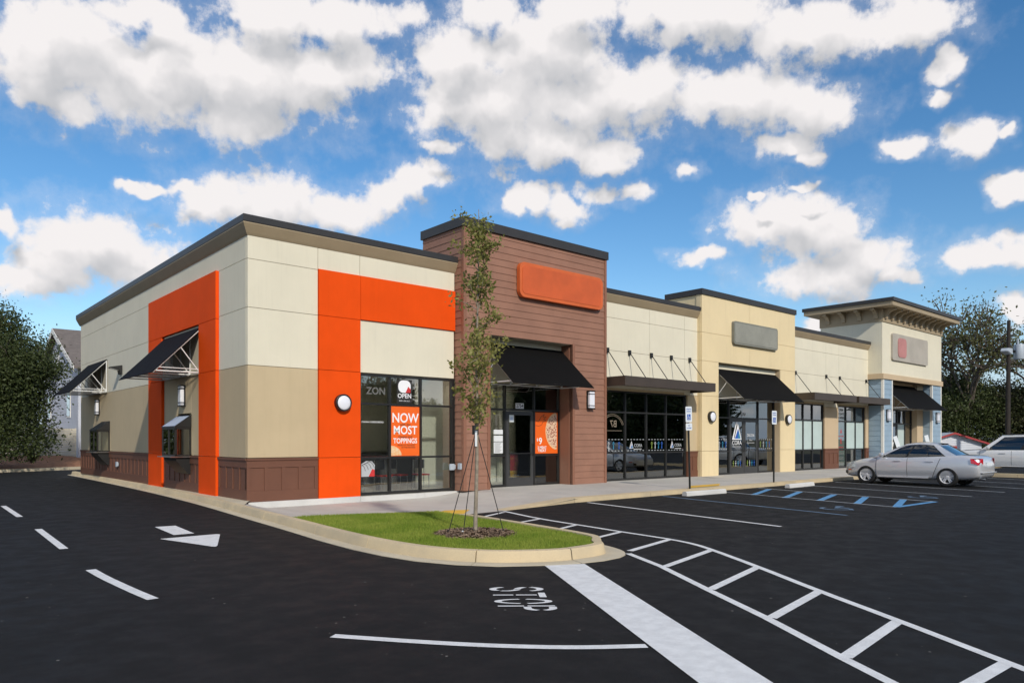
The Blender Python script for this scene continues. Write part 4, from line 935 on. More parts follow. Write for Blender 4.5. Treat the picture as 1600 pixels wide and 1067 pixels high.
# brown entrance
py = .195
t, w, h = poster('poster', 'orange pizza poster with a 9 dollar price right of the shop door', 'poster', 9.33, 10.34, 1.11, 2.43, 'posterorange', py)
pz = arc(0, 0, .52, .60, 98, 262, 24); pz = [(min(x + .50, w/2 - .02), z + .06) for x, z in pz] + [(w/2 - .02, -.52), (w/2 - .02, .62)]
MB().prism([(x * 1.0 - .025, z) for x, z in pz], 'y', -.002, -.0005).build('pizza_crust', M['pizza'], t)
def pepper_mat():
    m = bpy.data.materials.new('topping_print'); m.use_nodes = True; nt = m.node_tree; b_ = nt.nodes['Principled BSDF']; geo = N(nt, 'ShaderNodeNewGeometry')
    v = N(nt, 'ShaderNodeTexVoronoi', i_Scale=17.0); nt.links.new(geo.outputs['Position'], v.inputs['Vector']); n = N(nt, 'ShaderNodeTexNoise', i_Scale=30.0, i_Detail=3.0); nt.links.new(geo.outputs['Position'], n.inputs['Vector'])
    s_ = math_n(nt, 'ADD', v.outputs['Distance'], math_n(nt, 'MULTIPLY', n.outputs[0], .35)); nt.links.new(mix_c(nt, maprange(nt, s_, .52, .62), (.26, .03, .02), (.72, .52, .36)), b_.inputs['Base Color']); return m
M['topping'] = pepper_mat()
MB().prism([(x * .93 + .035 - .025, (z - .05) * .9 + .05) for x, z in pz], 'y', -.004, -.0025).build('pizza_topping', M['topping'], t)
tx(t, 'lettering', '9', .30, 'inkwhite', -.27, -.27, 1, .015); tx(t, 'lettering', '$', .12, 'inkwhite', -.40, -.22, 1, .02); tx(t, 'lettering', '3 MEAT', .12, 'inkwhite', -.20, -.47, 1, .02); tx(t, 'lettering', 'TREAT', .12, 'inkwhite', -.20, -.57, 1, .02)
MB().path([(-.50, -.002, .40), (-.36, -.002, .36), (-.24, -.002, .52), (-.10, -.002, .60), (-.16, -.002, .50), (-.02, -.002, .52), (-.13, -.002, .44), (-.02, -.002, .40), (-.16, -.002, .36), (-.22, -.002, .26), (-.34, -.002, .22), (-.50, -.002, .24)], .006, 4).build('hand_outline', M['ink'], t)
for i, (z0, z1) in enumerate(((1.72, 1.86), (1.50, 1.68), (1.14, 1.48))):
    t, w, h = poster('notice', ['small white notice, topmost of three left of the shop door', 'white notice in the middle of three left of the shop door', 'tall printed notice, lowest of three left of the shop door'][i], 'notice', 7.62, 7.98, z0, z1, 'paper', py)
    if i == 2:
        for q in range(9): MB().box(-.14, .12 - .03 * (q % 3), -.002, -.0005, .13 - q * .034, .14 - q * .034).build('print_line', M['inkgrey'], t)
t, w, h = poster('notice', 'small blue and white notice at the top of the glass door', 'notice', 8.24, 8.42, 2.10, 2.32, 'signwhite', py - .012); MB().box(-.05, .05, -.002, -.0005, -.06, .05).build('print_block', M['hoodsheet'], t)
M['inkyellow'] = mat('yellow_ink', (.75, .45, .02), .5, .1, 2)
t, w, h = poster('poster', 'red and yellow poster low inside the glass door', 'poster', 8.30, 8.86, .40, 1.12, 'inkred', py + .02); MB().box(-w/2, w/2, -.002, -.0005, -h/2, -h/2 + .2).build('print_band', M['inkyellow'], t)
for z, s_ in ((.2, 'HOT-N-READY'), (.05, '$5'), (-.08, 'CLASSIC')): tx(t, 'lettering', s_, .08 if len(s_) > 2 else .16, 'inkyellow', 0, z)
def number(label, s_, x, y, z):
    t = thing('house_number', label, 'number', (x, y, z)); MB().box(-.17, .17, 0, .003, -.085, .085).build('plate', M['inkwhite'], t); tx(t, 'lettering', s_, .155, 'ink', 0, 0, .95, .02)
number('white 2754 number plate above the door under the brown tower', '2754', 8.67, .19, 2.61)
number('white 2752 number plate above the yellow front double doors', '2752', 21.42, .10, 2.62)
# tinted windows: printed strip with little figures and triangle logos
M['inkcyan'] = mat('cyan_ink', (.03, .22, .36), .5, .02, 2); M['inkgreen'] = mat('lime_ink', (.22, .30, .05), .5, .02, 2)
def tri_logo(parent, x, z, s_, text=True):
    b = MB(); b.prism([(x - .5*s_, z), (x + .5*s_, z), (x, z + 1.2*s_)], 'y', -.002, -.0005); b.build('logo_triangle', M['inkwhite'], parent)
    b = MB(); b.prism([(x - .22*s_, z + .06*s_), (x + .40*s_, z + .06*s_), (x + .14*s_, z + .66*s_)], 'y', -.004, -.0025); b.build('logo_triangle', M['inkblue'], parent)
    b = MB(); b.prism([(x + .1*s_, z + .06*s_), (x + .40*s_, z + .06*s_), (x + .2*s_, z + .5*s_)], 'y', -.006, -.0045); b.build('logo_triangle', M['inkcyan'], parent)
    b = MB(); b.prism([(x - .33*s_, z + .07*s_), (x - .26*s_, z + .07*s_), (x + .07*s_, z + .86*s_), (x, z + .98*s_)], 'y', -.004, -.0025); b.build('logo_triangle', M['ink'], parent)
def strip(label, x0, x1, logos, figs, y=.095, z0=1.16, z1=1.56):
    t = thing('window_decal', label, 'decal', ((x0 + x1) / 2, y, (z0 + z1) / 2)); o = (x0 + x1) / 2; hh = (z1 - z0) / 2
    n = int((x1 - x0) / .17)
    for zz in (hh, -hh):
        b = MB()
        for i in range(n): xx = x0 - o + (x1 - x0) * i / n; b.box(xx + .03, xx + .11, 0, .002, zz - .011, zz + .011)
        d = b.build('dotted_line', M['printgrey'], t); d['kind'] = 'stuff'
    for x in logos: tri_logo(t, x - .22 - o, -.12, .22); tx(t, 'lettering', 'CORA', .17, 'printgrey', x + .15 - o, -.02, .95, .0); MB().box(x - .05 - o, x + .35 - o, 0, .002, -.15, -.135).build('print_line', M['inkwhite'], t)
    for k, x in enumerate(figs):
        b = MB(); xx = x - o; b.tube((xx, 0, .09), (xx, .002, .09), .03, n=10); b.quad((xx - .07, 0, .07), (xx - .045, 0, .07), (xx + .015, 0, 0), (xx - .015, 0, 0)); b.quad((xx + .045, 0, .07), (xx + .07, 0, .07), (xx + .015, 0, 0), (xx - .015, 0, 0)); b.quad((xx - .015, 0, 0), (xx + .015, 0, 0), (xx + .02, 0, -.14), (xx - .03, 0, -.14))
        b.build('figure_print', M[('inkgreen', 'printgrey', 'inkcyan', 'inkblue')[k % 4]], t)
strip('white dotted strip with two CORA logos and small figures across the tinted windows', 12.18, 17.15, [14.2, 16.6], [12.5, 12.75, 13.0, 13.3, 15.15, 15.35, 15.55, 15.75])
strip('white dotted strip of small figures left of the double doors', 19.18, 20.22, [], [19.35, 19.6, 19.85, 20.08], .115)
strip('white dotted strip with round marks right of the double doors', 22.62, 23.85, [], [22.8, 23.05, 23.3, 23.55], .115)
t = thing('window_decal', 'large CORA triangle logo on the left of the double doors', 'decal', (20.88, .095, 1.55)); tri_logo(t, 0, .0, .72); tx(t, 'lettering', 'CORA', .26, 'inkwhite', 0, -.14, 1, .0); MB().box(-.32, .32, 0, .002, -.30, -.285).build('print_line', M['inkwhite'], t)
t = thing('window_decal', 'white lines of small print on the right of the double doors', 'decal', (21.97, .095, 1.55))
for z, s_ in ((.22, 'Physical Therapy'), (-.02, 'Hours'),): tx(t, 'lettering', s_, .085, 'inkwhite', 0, z)
for z in (.15, -.14): MB().box(-.3, .3, 0, .002, z, z + .012).build('print_line', M['inkwhite'], t)
for x, lb in ((20.88, 'row of small coloured figures low on the left door'), (21.97, 'row of small coloured figures low on the right door')):
    t = thing('window_decal', lb, 'decal', (x, .095, .52))
    for k in range(4): MB().box(-.275 + k * .18, -.245 + k * .18, 0, .002, -.1, .08).box(-.31 + k * .18, -.21 + k * .18, .0021, .004, .03, .06).tube((-.26 + k * .18, 0, .12), (-.26 + k * .18, .002, .12), .028, n=10).build('figure_print', M[('inkgreen', 'printgrey', 'inkcyan', 'inkblue')[k]], t)
t = thing('window_decal', 'faint white arched emblem on the left tinted pane', 'decal', (12.95, .094, 2.22))
for r_ in (.62, .56): MB().path([(x, 0, z) for x, z in arc(0, -.33, r_, r_ * .9, 20, 160, 14)], .008, 4).build('arch_line', M['signpale'], t)
text_obj('lettering', 'B7', .34, M['signpale'], t, (.05, 0, -.12), sx=-1.0, bold=.0); MB().box(-.5, .5, 0, .002, -.36, -.345).build('print_line', M['signpale'], t)
# right windows
t, w, h = poster('poster', 'white opening days poster in the upper left pane near the blue pier', 'poster', 30.14, 30.96, 2.53, 3.16, 'paper', .10)
for z, s_ in ((.2, 'OPEN'), (0, '7 DAYS'), (-.2, 'A WEEK')): tx(t, 'lettering', s_, .19, 'ink', 0, z, 1, .02)
t, w, h = poster('poster', 'tall white poster with red characters in the left pane near the blue pier', 'poster', 30.14, 30.96, .25, 2.42, 'paper', .10)
for z, s_, sz in ((.62, 'A', .3), (.12, 'E', .34)): tx(t, 'lettering', s_, sz, 'inkred', 0, z, 1, .02)
for z, s_ in ((.38, 'HOT & NEW'), (-.18, 'ASIAN GRILL'), (-.30, 'SUSHI BAR')): tx(t, 'lettering', s_, .1, 'inkred', 0, z)
for z in (-.52, -.72, -.80, -.98): MB().box(-.28, .28, -.002, -.0005, z, z + .04).build('print_line', M['inkgrey'], t)
for x, lb in ((35.6, 'white flame and cup print on the left dark red door'), (36.8, 'white flame and cup print on the right dark red door')):
    t = thing('window_decal', lb, 'decal', (x, .06, 1.35)); MB().prism([(-.12, .18), (.12, .18), (0, .45)], 'y', 0, .002).build('flame_print', M['inkwhite'], t); MB().prism([(-.22, .05), (.22, .05), (.13, -.22), (-.13, -.22)], 'y', 0, .002).build('cup_print', M['inkwhite'], t); MB().box(-.25, .25, 0, .002, -.5, -.46).build('print_line', M['galv'], t)
M['neon'] = bpy.data.materials.new('lit_neon'); M['neon'].use_nodes = True; e_ = M['neon'].node_tree.nodes['Principled BSDF']; e_.inputs['Base Color'].default_value = (.5, .05, .6, 1); e_.inputs['Emission Color'].default_value = (.6, .06, .8, 1); e_.inputs['Emission Strength'].default_value = .8
t = thing('neon_sign', 'small purple lit sign behind the glass above the dark doors', 'sign', (36.2, .3, 2.78)); MB().path([(-.4, 0, .05), (-.15, 0, .12), (.1, 0, .02), (.4, 0, .1)], .03).build('tube', M['neon'], t); MB().path([(-.3, 0, -.1), (.3, 0, -.1)], .03).build('tube', M['neon'], t)

# ------------------------------------------------------------------ inside the corner shop: tables, chairs, counter
M['troffer'] = bpy.data.materials.new('lit_ceiling_panel'); M['troffer'].use_nodes = True; e_ = M['troffer'].node_tree.nodes['Principled BSDF']; e_.inputs['Emission Color'].default_value = (1, .88, .68, 1); e_.inputs['Emission Strength'].default_value = 5.0
for k, (x, y, w_) in enumerate(((2.6, .95, 'lit ceiling panel behind the left panes of the big corner window'), (5.0, .95, 'lit ceiling panel behind the right panes of the big corner window'), (4.0, 3.4, 'lit ceiling panel deeper inside the corner shop'), (7.6, 1.0, 'lit ceiling panel just inside the left side of the shop door'), (9.4, 1.3, 'lit ceiling panel just inside the right side of the shop door'), (22.0, 2.2, 'lit ceiling panel behind the double doors of the yellow front'), (15.0, 3.0, 'lit ceiling panel behind the four bay tinted window'))):
    t = thing('ceiling_light', w_, 'ceiling light', (x, y, 3.38), 0, 'lit ceiling panels inside the shops'); MB().box(-.6, .6, -.15, .15, -.01, .0).build('panel', M['troffer'], t); MB().box(-.63, .63, -.18, .18, .001, .04).build('housing', M['ceil'], t)
def chair(x, y, rz, label):
    t = thing('dining_chair', label, 'chair', (x, y, .10), rz, 'red chairs inside the corner shop')
    MB().box(-.2, .2, -.2, .2, .43, .47).build('seat', M['red'], t, bevel=.01)
    MB().box(-.19, .19, .19, .215, .62, .88).build('backrest', M['ink'], t, bevel=.008)
    for sx in (-.17, .17):
        MB().path([(sx, -.2, 0), (sx, -.17, .43)], .012).build('leg', M['steel'], t); MB().path([(sx, .2, 0), (sx, .19, .88)], .012).build('leg', M['steel'], t)
ch = [(3.35, 1.0, .2, 'red seated chair behind the left pane of the big window'), (4.15, .85, 0, 'red seated chair behind the poster pane'), (4.75, 1.0, .4, 'red seated chair just right of the poster pane'), (5.45, .9, -.2, 'red seated chair behind the right pane of the big window')]
for x, y, rz, lb in ch: chair(x, y, rz, lb)
t = thing('counter', 'red counter bar along the inside of the corner shop window', 'counter', (4.4, 1.55, .10)); MB().box(-1.4, 1.4, -.2, .2, .92, .97).build('top', M['red'], t)
for x in (-1.2, 0, 1.2): MB().box(x - .04, x + .04, -.04, .04, 0, .92).build('leg', M['black'], t)
t = thing('serving_counter', 'dark serving counter with orange front at the back of the corner shop', 'counter', (5.2, 4.2, .10)); MB().box(-2.6, 3.4, -.35, .35, 0, 1.05).build('body', M['indark'], t); MB().box(-2.65, 3.45, -.4, .4, 1.05, 1.1).build('top', M['steel'], t); MB().box(-1.5, -.6, -.365, -.352, .3, .9).build('front_print', M['posterorange'], t)
t = thing('reception_desk', 'pale reception desk behind the tinted windows', 'desk', (14.6, 2.4, .10)); MB().box(-1.3, 1.3, -.3, .3, 0, 1.0).build('body', M['inwall'], t); MB().box(-1.4, 1.4, -.35, .35, 1.0, 1.05).build('top', M['ceil'], t)

# ------------------------------------------------------------------ wheel stops, parking signs, leaning plates
def wheel_stop(x, y, rz, label, w=1.85):
    t = thing('wheel_stop', label, 'wheel stop', (x, y, 0), rz, 'white concrete wheel stops')
    MB().prism([(-.09, 0), (.09, 0), (.075, .10), (.05, .125), (-.05, .125), (-.075, .10)], 'x', -w/2, w/2).build('bar', M['plinth'], t, bevel=.006)
    for x in (-w/2 + .3, w/2 - .3): MB().tube((x, 0, .12), (x, 0, .131), .02).build('pin', M['galv'], t)
wheel_stop(11.2, -4.86, R(-2), 'white concrete wheel stop beside the near disabled parking sign')
wheel_stop(16.45, -4.98, R(3), 'white concrete wheel stop beside the far disabled parking sign')
def parking_sign(x, y, lean, label, lower):
    t = thing('parking_sign', label, 'sign', (x, y, .05), 0, 'disabled parking signs at the kerb')
    rt = Matrix.Rotation(lean, 4, 'Y')
    def L(o): o.rotation_euler = (0, lean, 0); return o
    top = 2.42
    L(MB().box(-.03, .03, -.0, .035, -.1, top).build('post', M['greenpost'], t, bevel=.004))
    def fc(z0, z1, nm): return L(MB().prism([(a, c + (z0 + z1) / 2) for a, c in rounded(.31, z1 - z0, .035)], 'y', -.006, -.002).build(nm, M['signwhite'], t))
    p = fc(top - .40, top + .06, 'plate')
    for z, s_, sz in ((top - .02, 'RESERVED', .052), (top - .085, 'PARKING', .052)): tx(p, 'lettering', s_, sz, 'inkblue', 0, z, 1, .01, -.0075)
    b = MB().box(-.082, .082, -.0085, -.0065, top - .335, top - .165); b.build('symbol_panel', M['inkblue'], p)
    b = MB(); zc = top - .25; b.path([(-.02, -.009, zc + .05), (-.015, -.009, zc), (.03, -.009, zc), (.045, -.009, zc - .05)], .008, 4); b.path([(x_, -.009, z_) for x_, z_ in arc(-.01, zc - .025, .038, .036, 130, 340, 8)], .006, 4); b.tube((-.02, -.0095, zc + .066), (-.02, -.0085, zc + .066), .012); b.build('wheelchair_symbol', M['inkwhite'], p)
    if lower:
        q = fc(top - .64, top - .43, 'lower_plate')
        for z, s_ in ((top - .50, 'VAN'), (top - .57, 'ACCESSIBLE')): tx(q, 'lettering', s_, .045, 'inkblue', 0, z, 1, .01, -.0075)
    return t
parking_sign(11.56, -4.12, R(-2.2), 'disabled parking sign on a leaning dark post with a van plate below', True)
parking_sign(16.35, -4.12, R(0), 'disabled parking sign on an upright dark post without a lower plate', False)
def plate(x, y, rz, tilt, label, h=1.62):
    t = thing('marker_post', label, 'marker', (x, y, .05), rz, 'leaning white markers behind the silver car')
    o = MB().box(-.02, .02, -.0, .03, 0, h - .45).build('post', M['black'], t); o.rotation_euler = (0, tilt, 0)
    o = MB().box(-.09, .09, -.02, -.002, h - .5, h).build('plate', M['signwhite'], t, bevel=.003); o.rotation_euler = (0, tilt, 0)
plate(28.1, -4.0, R(-40), R(-20), 'white leaning marker in front of the right blue pier', 1.75); plate(29.6, -4.6, R(-40), R(-14), 'white leaning marker in front of the white shed', 1.75)

# ------------------------------------------------------------------ cars
def bake(o):
    dg = bpy.context.evaluated_depsgraph_get(); me = bpy.data.meshes.new_from_object(o.evaluated_get(dg)); o.modifiers.clear(); o.data = me; return o
def make_car(name, label, cat, loc, rz, paint, st, wb_x, wr, gh, hw, roof, doors, seam_z, lamps, ww=.21, plate_=True, glassm='carglass'):
    t = thing(name, label, cat, loc, rz)
    def ring(s):
        x, w, zb, zt, cr = s; h = zt - zb
        half = [(0, zb), (.80*w, zb), (.95*w, zb + .05), (w, zb + .36*h), (1.0*w, zb + .62*h), (.972*w, zb + .86*h), (.92*w, zt - .015), (.80*w, zt + .25*cr), (.4*w, zt + .85*cr), (0, zt + cr)]
        return [(x, y, z) for y, z in half] + [(x, -y, z) for y, z in reversed(half[1:-1])]
    b = MB(); rings = [ring(s) for s in st]; n = len(rings[0]); vs = [p for r in rings for p in r]
    fs = [(i*n+k, i*n+(k+1)%n, (i+1)*n+(k+1)%n, (i+1)*n+k) for i in range(len(st)-1) for k in range(n)] + [tuple(range(n)), tuple(range((len(st)-1)*n, len(st)*n))]
    b._add(vs, fs); body = b.build('body', [paint, M['black']], t)
    md = body.modifiers.new('s', 'SUBSURF'); md.levels = 2; md.render_levels = 2; cut = []
    for wx in wb_x:
        for s in (-1, 1):
            c = MB().lathe([(0, -.28), (wr * 1.17, -.28), (wr * 1.17, .28), (0, .28)], 36, (wx, s * hw, wr * 1.02), axis='y').build('cutter', M['black']); cut.append(c)
            md = body.modifiers.new('b', 'BOOLEAN'); md.object = c; md.operation = 'DIFFERENCE'; md.solver = 'EXACT'; md.material_mode = 'TRANSFER'
    bpy.context.view_layer.update(); bake(body)
    for c in cut: bpy.data.objects.remove(c)
    body.data.polygons.foreach_set('use_smooth', [True] * len(body.data.polygons)); body.data.set_sharp_from_angle(angle=R(35))
    # cabin: parametric sides
    (xr0, xr1, xf0, xf1, w0, w1, z0, z1) = gh      # rear/front x at belt and roof, half widths, heights
    def zr(u): return z1 - roof * (2 * u - 1) ** 2
    def side(s, u, v):
        xr, xf = xr0 + (xr1 - xr0) * v ** .85, xf0 + (xf1 - xf0) * v ** .95; zt = zr(u)
        return Vector((xr + (xf - xr) * u, s * (w0 + (w1 - w0) * v ** 1.5), z0 + (zt - z0) * (v if v < 1 else 1)))
    nu, nv = 20, 6; b = MB()
    G = {}
    for s in (1, -1):
        vs = [side(s, i / nu, j / nv) for i in range(nu + 1) for j in range(nv + 1)]; b._add(vs, [(i*(nv+1)+j, (i+1)*(nv+1)+j, (i+1)*(nv+1)+j+1, i*(nv+1)+j+1) for i in range(nu) for j in range(nv)])
    def end(u, q, v): a, c = side(1, u, v), side(-1, u, v); p = a.lerp(c, q); bl = (.10 if u > .5 else -.07) * (1 - (2*q-1)**2); return p + Vector((bl, 0, .0))
    for u in (0, 1):
        m = 10; vs = [end(u, i / m, j / nv) for i in range(m + 1) for j in range(nv + 1)]; b._add(vs, [(i*(nv+1)+j, (i+1)*(nv+1)+j, (i+1)*(nv+1)+j+1, i*(nv+1)+j+1) for i in range(m) for j in range(nv)])
    m = 10; vs = []
    for i in range(nu + 1):
        for k in range(m + 1):
            q = k / m; a, c = side(1, i / nu, 1), side(-1, i / nu, 1); p = a.lerp(c, q); e = (1 - (2*q-1)**2); p.z += .045 * e
            if i == 0: p.x += -.07 * e
            if i == nu: p.x += .10 * e
            vs.append(p)
    b._add(vs, [(i*(m+1)+k, (i+1)*(m+1)+k, (i+1)*(m+1)+k+1, i*(m+1)+k+1) for i in range(nu) for k in range(m)])
    bm_o = b.build('roof_cabin', paint, t); bm = bmesh.new(); bm.from_mesh(bm_o.data); bmesh.ops.remove_doubles(bm, verts=bm.verts, dist=.002); bmesh.ops.recalc_face_normals(bm, faces=bm.faces); bm.to_mesh(bm_o.data); bm.free()
    bm_o.data.polygons.foreach_set('use_smooth', [True] * len(bm_o.data.polygons)); bm_o.data.set_sharp_from_angle(angle=R(50))
    def pane(nm, F, us, vs_, offs, mm, nu_=8, nv_=5, skew=None):
        b = MB(); pts = []
        for i in range(nu_ + 1):
            for j in range(nv_ + 1):
                v = vs_[0] + (vs_[1] - vs_[0]) * j / nv_; ua, ub = us
                if skew: ua, ub = ua + skew[0] * (1 - v), ub + skew[1] * (1 - v)
                pts.append(F(ua + (ub - ua) * i / nu_, v) + offs(v))
        b._add(pts, [(i*(nv_+1)+j, (i+1)*(nv_+1)+j, (i+1)*(nv_+1)+j+1, i*(nv_+1)+j+1) for i in range(nu_) for j in range(nv_)]); return b.build(nm, mm, t, smooth=True)
    for s in (1, -1):
        oo = lambda v, s=s: Vector((0, s * .006, .002))
        for (a, c, nm) in doors['glass']:
            pane(nm, lambda u, v, s=s: side(s, u, v), (a, c), (.06, .88), oo, M[glassm])
    pane('windscreen', lambda q, v: end(1, q, v), (.06, .94), (.05, .93), lambda v: Vector((.008, 0, .004)), M[glassm]); pane('rear_window', lambda q, v: end(0, q, v), (.08, .92), (.12, .93), lambda v: Vector((-.008, 0, .004)), M[glassm])
    for s in (1, -1):
        us0 = min(a for a, c, nm in doors['glass']) - .02; us1 = max(c for a, c, nm in doors['glass']) + .02
        pane('window_trim', lambda u, v, s=s: side(s, u, v), (us0, us1), (.03, .91), lambda v, s=s: Vector((0, s * .003, .001)), M['black'], 16)
    # doors: proud skins with seams between them
    def bodyside(s, x, z):
        i = 0
        while i < len(st) - 2 and st[i+1][0] < x: i += 1
        f = (x - st[i][0]) / (st[i+1][0] - st[i][0]); A = [a + (c - a) * f for a, c in zip(st[i], st[i+1])]; w, zb, zt = A[1], A[2], A[3]; h = zt - zb
        tb = [(zb + .05, .95), (zb + .36*h, 1.0), (zb + .62*h, 1.0), (zb + .86*h, .972), (zt - .015, .92)]; k = 0
        while k < 3 and tb[k+1][0] < z: k += 1
        q = (z - tb[k][0]) / (tb[k+1][0] - tb[k][0]); return Vector((x, s * w * (tb[k][1] + (tb[k+1][1] - tb[k][1]) * q), z))
    for s in (1, -1):
        for (xa_b, xa_t, xb_b, xb_t) in doors['skins']:
            pts = []; nu_, nv_ = 8, 10
            for i in range(nu_ + 1):
                for j in range(nv_ + 1):
                    f = j / nv_; z = seam_z[0] + (seam_z[1] - seam_z[0]) * f; xa = xa_b + (xa_t - xa_b) * f; xb = xb_b + (xb_t - xb_b) * f
                    pts.append(bodyside(s, xa + (xb - xa) * i / nu_, z) + Vector((0, s * .004, 0)))
            b = MB(); b._add(pts, [(i*(nv_+1)+j, (i+1)*(nv_+1)+j, (i+1)*(nv_+1)+j+1, i*(nv_+1)+j+1) for i in range(nu_) for j in range(nv_)])
            d = b.build('door', paint, t); md = d.modifiers.new('s', 'SOLIDIFY'); md.thickness = .012; md.offset = 0; bpy.context.view_layer.update(); bake(d); d.data.polygons.foreach_set('use_smooth', [True] * len(d.data.polygons)); d.data.set_sharp_from_angle(angle=R(40))
            for (b0, t0) in ((xa_b, xa_t), (xb_b, xb_t)):
                MB().path([bodyside(s, b0 + (t0 - b0) * k / 8 + (.008 if b0 == xb_b else -.008), seam_z[0] + (seam_z[1] - seam_z[0]) * k / 8) + Vector((0, s * .002, 0)) for k in range(9)], .007, 4).build('door_seam', M['black'], t)
            p = bodyside(s, xa_t + .20, seam_z[1] - .10); q = bodyside(s, xa_t + .42, seam_z[1] - .10); o_ = Vector((0, s * .035, 0)); MB().path([p, p + o_, q + o_, q], .013, 6).build('handle', paint, d)
        mp = side(s, .93, .10); mr = MB().lathe([(0, -.09), (.055, -.085), (.08, -.03), (.075, .04), (.06, .05), (0, .05)], 12, (mp.x - .03, s * (w0 + .14), mp.z + .05), axis='y').build('mirror', paint, t, smooth=True); MB().tube((mp.x - .02, s * (w0 - .02), mp.z + .01), (mp.x - .03, s * (w0 + .10), mp.z + .03), .02).build('mirror_stalk', M['black'], mr)
        xa, xb = doors['skins'][0][0], doors['skins'][-1][2]
        MB().box(xa + .1, xb - .05, s * (hw - .012), s * (hw + .006), st[4][2] + .06, st[4][2] + .11).build('sill_trim', paint, t)
    for nm, mm, xa, xb, za, zb_ in doors.get('flank', ()):
        for s in (1, -1):
            pts = [bodyside(s, xa + (xb - xa) * i / 6, za + (zb_ - za) * j / 3) + Vector((0, s * .010, 0)) for i in range(7) for j in range(4)]
            b = MB(); b._add(pts, [(i*4+j, (i+1)*4+j, (i+1)*4+j+1, i*4+j+1) for i in range(6) for j in range(3)]); b.build(nm, M[mm], t, smooth=True)
    # wheels
    for wx in wb_x:
        for s in (1, -1):
            wh = MB().lathe([(wr * .66, -ww/2), (wr * .90, -ww/2), (wr * .985, -ww/2 + .03), (wr, -ww/4), (wr, ww/4), (wr * .985, ww/2 - .03), (wr * .90, ww/2), (wr * .66, ww/2)], 40, axis='y').build('wheel', M['rubber'], t, smooth=True); wh.location = (wx, s * (hw - ww/2 - .0), wr)
            f = s * (ww/2 - .03)
            rim = MB().lathe([(wr * .56, -s * ww/3), (wr * .64, f), (wr * .69, f + s * .025), (wr * .66, f - s*.0), (wr*.60, f - s * .03), (wr * .55, -s * ww/3)], 36, axis='y').build('rim', M['alloy'], wh, smooth=True)
            MB().lathe([(0, -s * .02), (wr * .62, -s * .02)], 24, axis='y').build('brake_plate', M['black'], wh)
            for k in range(5):
                for dd in (-.16, .16):
                    a = 2 * math.pi * k / 5 + .3; a2 = a + dd * .9; a1 = a + dd * 1.6
                    r0, r1 = wr * .16, wr * .66; p0 = (r0 * math.cos(a1), f - s*.005, r0 * math.sin(a1)); p1 = (r1 * math.cos(a2), f - s*.002, r1 * math.sin(a2)); d_ = Vector((p1[0]-p0[0], 0, p1[2]-p0[2])).normalized(); nn = Vector((-d_.z, 0, d_.x)) * wr * .055
                    q = [Vector(p0) - nn, Vector(p0) + nn, Vector(p1) + nn, Vector(p1) - nn]; bb = MB(); bb._add(q + [v - Vector((0, s * .04, 0)) for v in q], [(0,1,2,3),(4,5,6,7),(0,1,5,4),(1,2,6,5),(2,3,7,6),(3,0,4,7)]); bb.build('spoke', M['alloy'], wh)
            MB().lathe([(0, f + s*.01), (wr * .14, f + s*.006), (wr * .19, f - s * .03)], 16, axis='y').build('hub_cap', M['alloy'], wh, smooth=True)
    for nm, mm, pts, ex in lamps:      # patches wrapped on the body side and ends
        for s in (1, -1):
            b = MB(); q = [Vector((x, s * y, z)) for x, y, z in pts]; c = sum(q, Vector()) / len(q); b._add(q + [v + Vector((ex[0], -s * ex[1], 0)) for v in q], [tuple(range(len(q)))] + [tuple(len(q) + i for i in range(len(q)))] + [(i, (i+1) % len(q), len(q) + (i+1) % len(q), len(q) + i) for i in range(len(q))]); b.build(nm, M[mm], t, bevel=.012)
    return t, side, bodyside
sed = [(-2.165,.52,.48,.70,.01),(-2.13,.74,.36,.84,.01),(-2.04,.83,.28,1.00,.02),(-1.75,.872,.22,1.045,.02),(-1.2,.885,.20,1.03,.02),(-.4,.89,.19,.985,.02),(.5,.89,.19,.955,.02),(1.0,.885,.19,.945,.03),(1.5,.875,.20,.875,.05),(1.9,.84,.22,.775,.06),(2.12,.76,.24,.69,.05),(2.22,.64,.28,.60,.02),(2.25,.45,.34,.52,.01)]
tl = [(-2.145,.58,.74),(-2.145,.58,.93),(-2.05,.80,.95),(-1.88,.872,.93),(-1.90,.88,.80),(-2.07,.83,.74)]
hl = [(2.18,.52,.56),(2.16,.55,.68),(1.98,.74,.76),(1.80,.83,.79),(1.90,.83,.68),(2.08,.77,.58)]
car, sd, bs = make_car('parked_car', 'silver four door saloon parked nose in at the kerb', 'car', (20.89, -7.0, 0), R(90), M['silver'], sed, (1.395, -1.19), .325, (-1.62, -.80, 1.18, .18, .80, .585, .93, 1.435), .885, .055,
    {'glass': [(.345, .60, 'rear_side_window'), (.63, .90, 'front_side_window'), (.15, .335, 'quarter_window')], 'skins': [(-.74, -.98, .03, .03), (.045, .045, 1.05, 1.05)], 'flank': [('headlight', 'headlight', 1.78, 2.14, .575, .70), ('side_marker', 'posterorange', 1.93, 2.07, .46, .50), ('bumper_grille', 'black', 2.10, 2.22, .34, .45)]}, (.30, .93), [('tail_light', 'taillight', tl, (.0, .05)), ('headlight', 'headlight', hl, (-.03, .05))])
MB().box(-2.175, -2.15, -.26, .26, .70, .82).build('number_plate', M['signwhite'], car); MB().tube((-2.19, .48, .27), (-2.0, .48, .27), .03).build('exhaust', M['steel'], car); MB().box(-2.19, -2.11, -.72, .72, .47, .50).build('bumper_trim', M['silver'], car, bevel=.01)
MB().lathe([(0, -.3), (.16, -.28), (.17, .0), (.12, .02), (0, .02)], 10, (-.0, .36, .95), axis='z').build('seat_back', M['carinterior'], car)
MB().box(-1.2, .75, -.6, .6, .55, .86).build('cabin_interior', M['carinterior'], car)
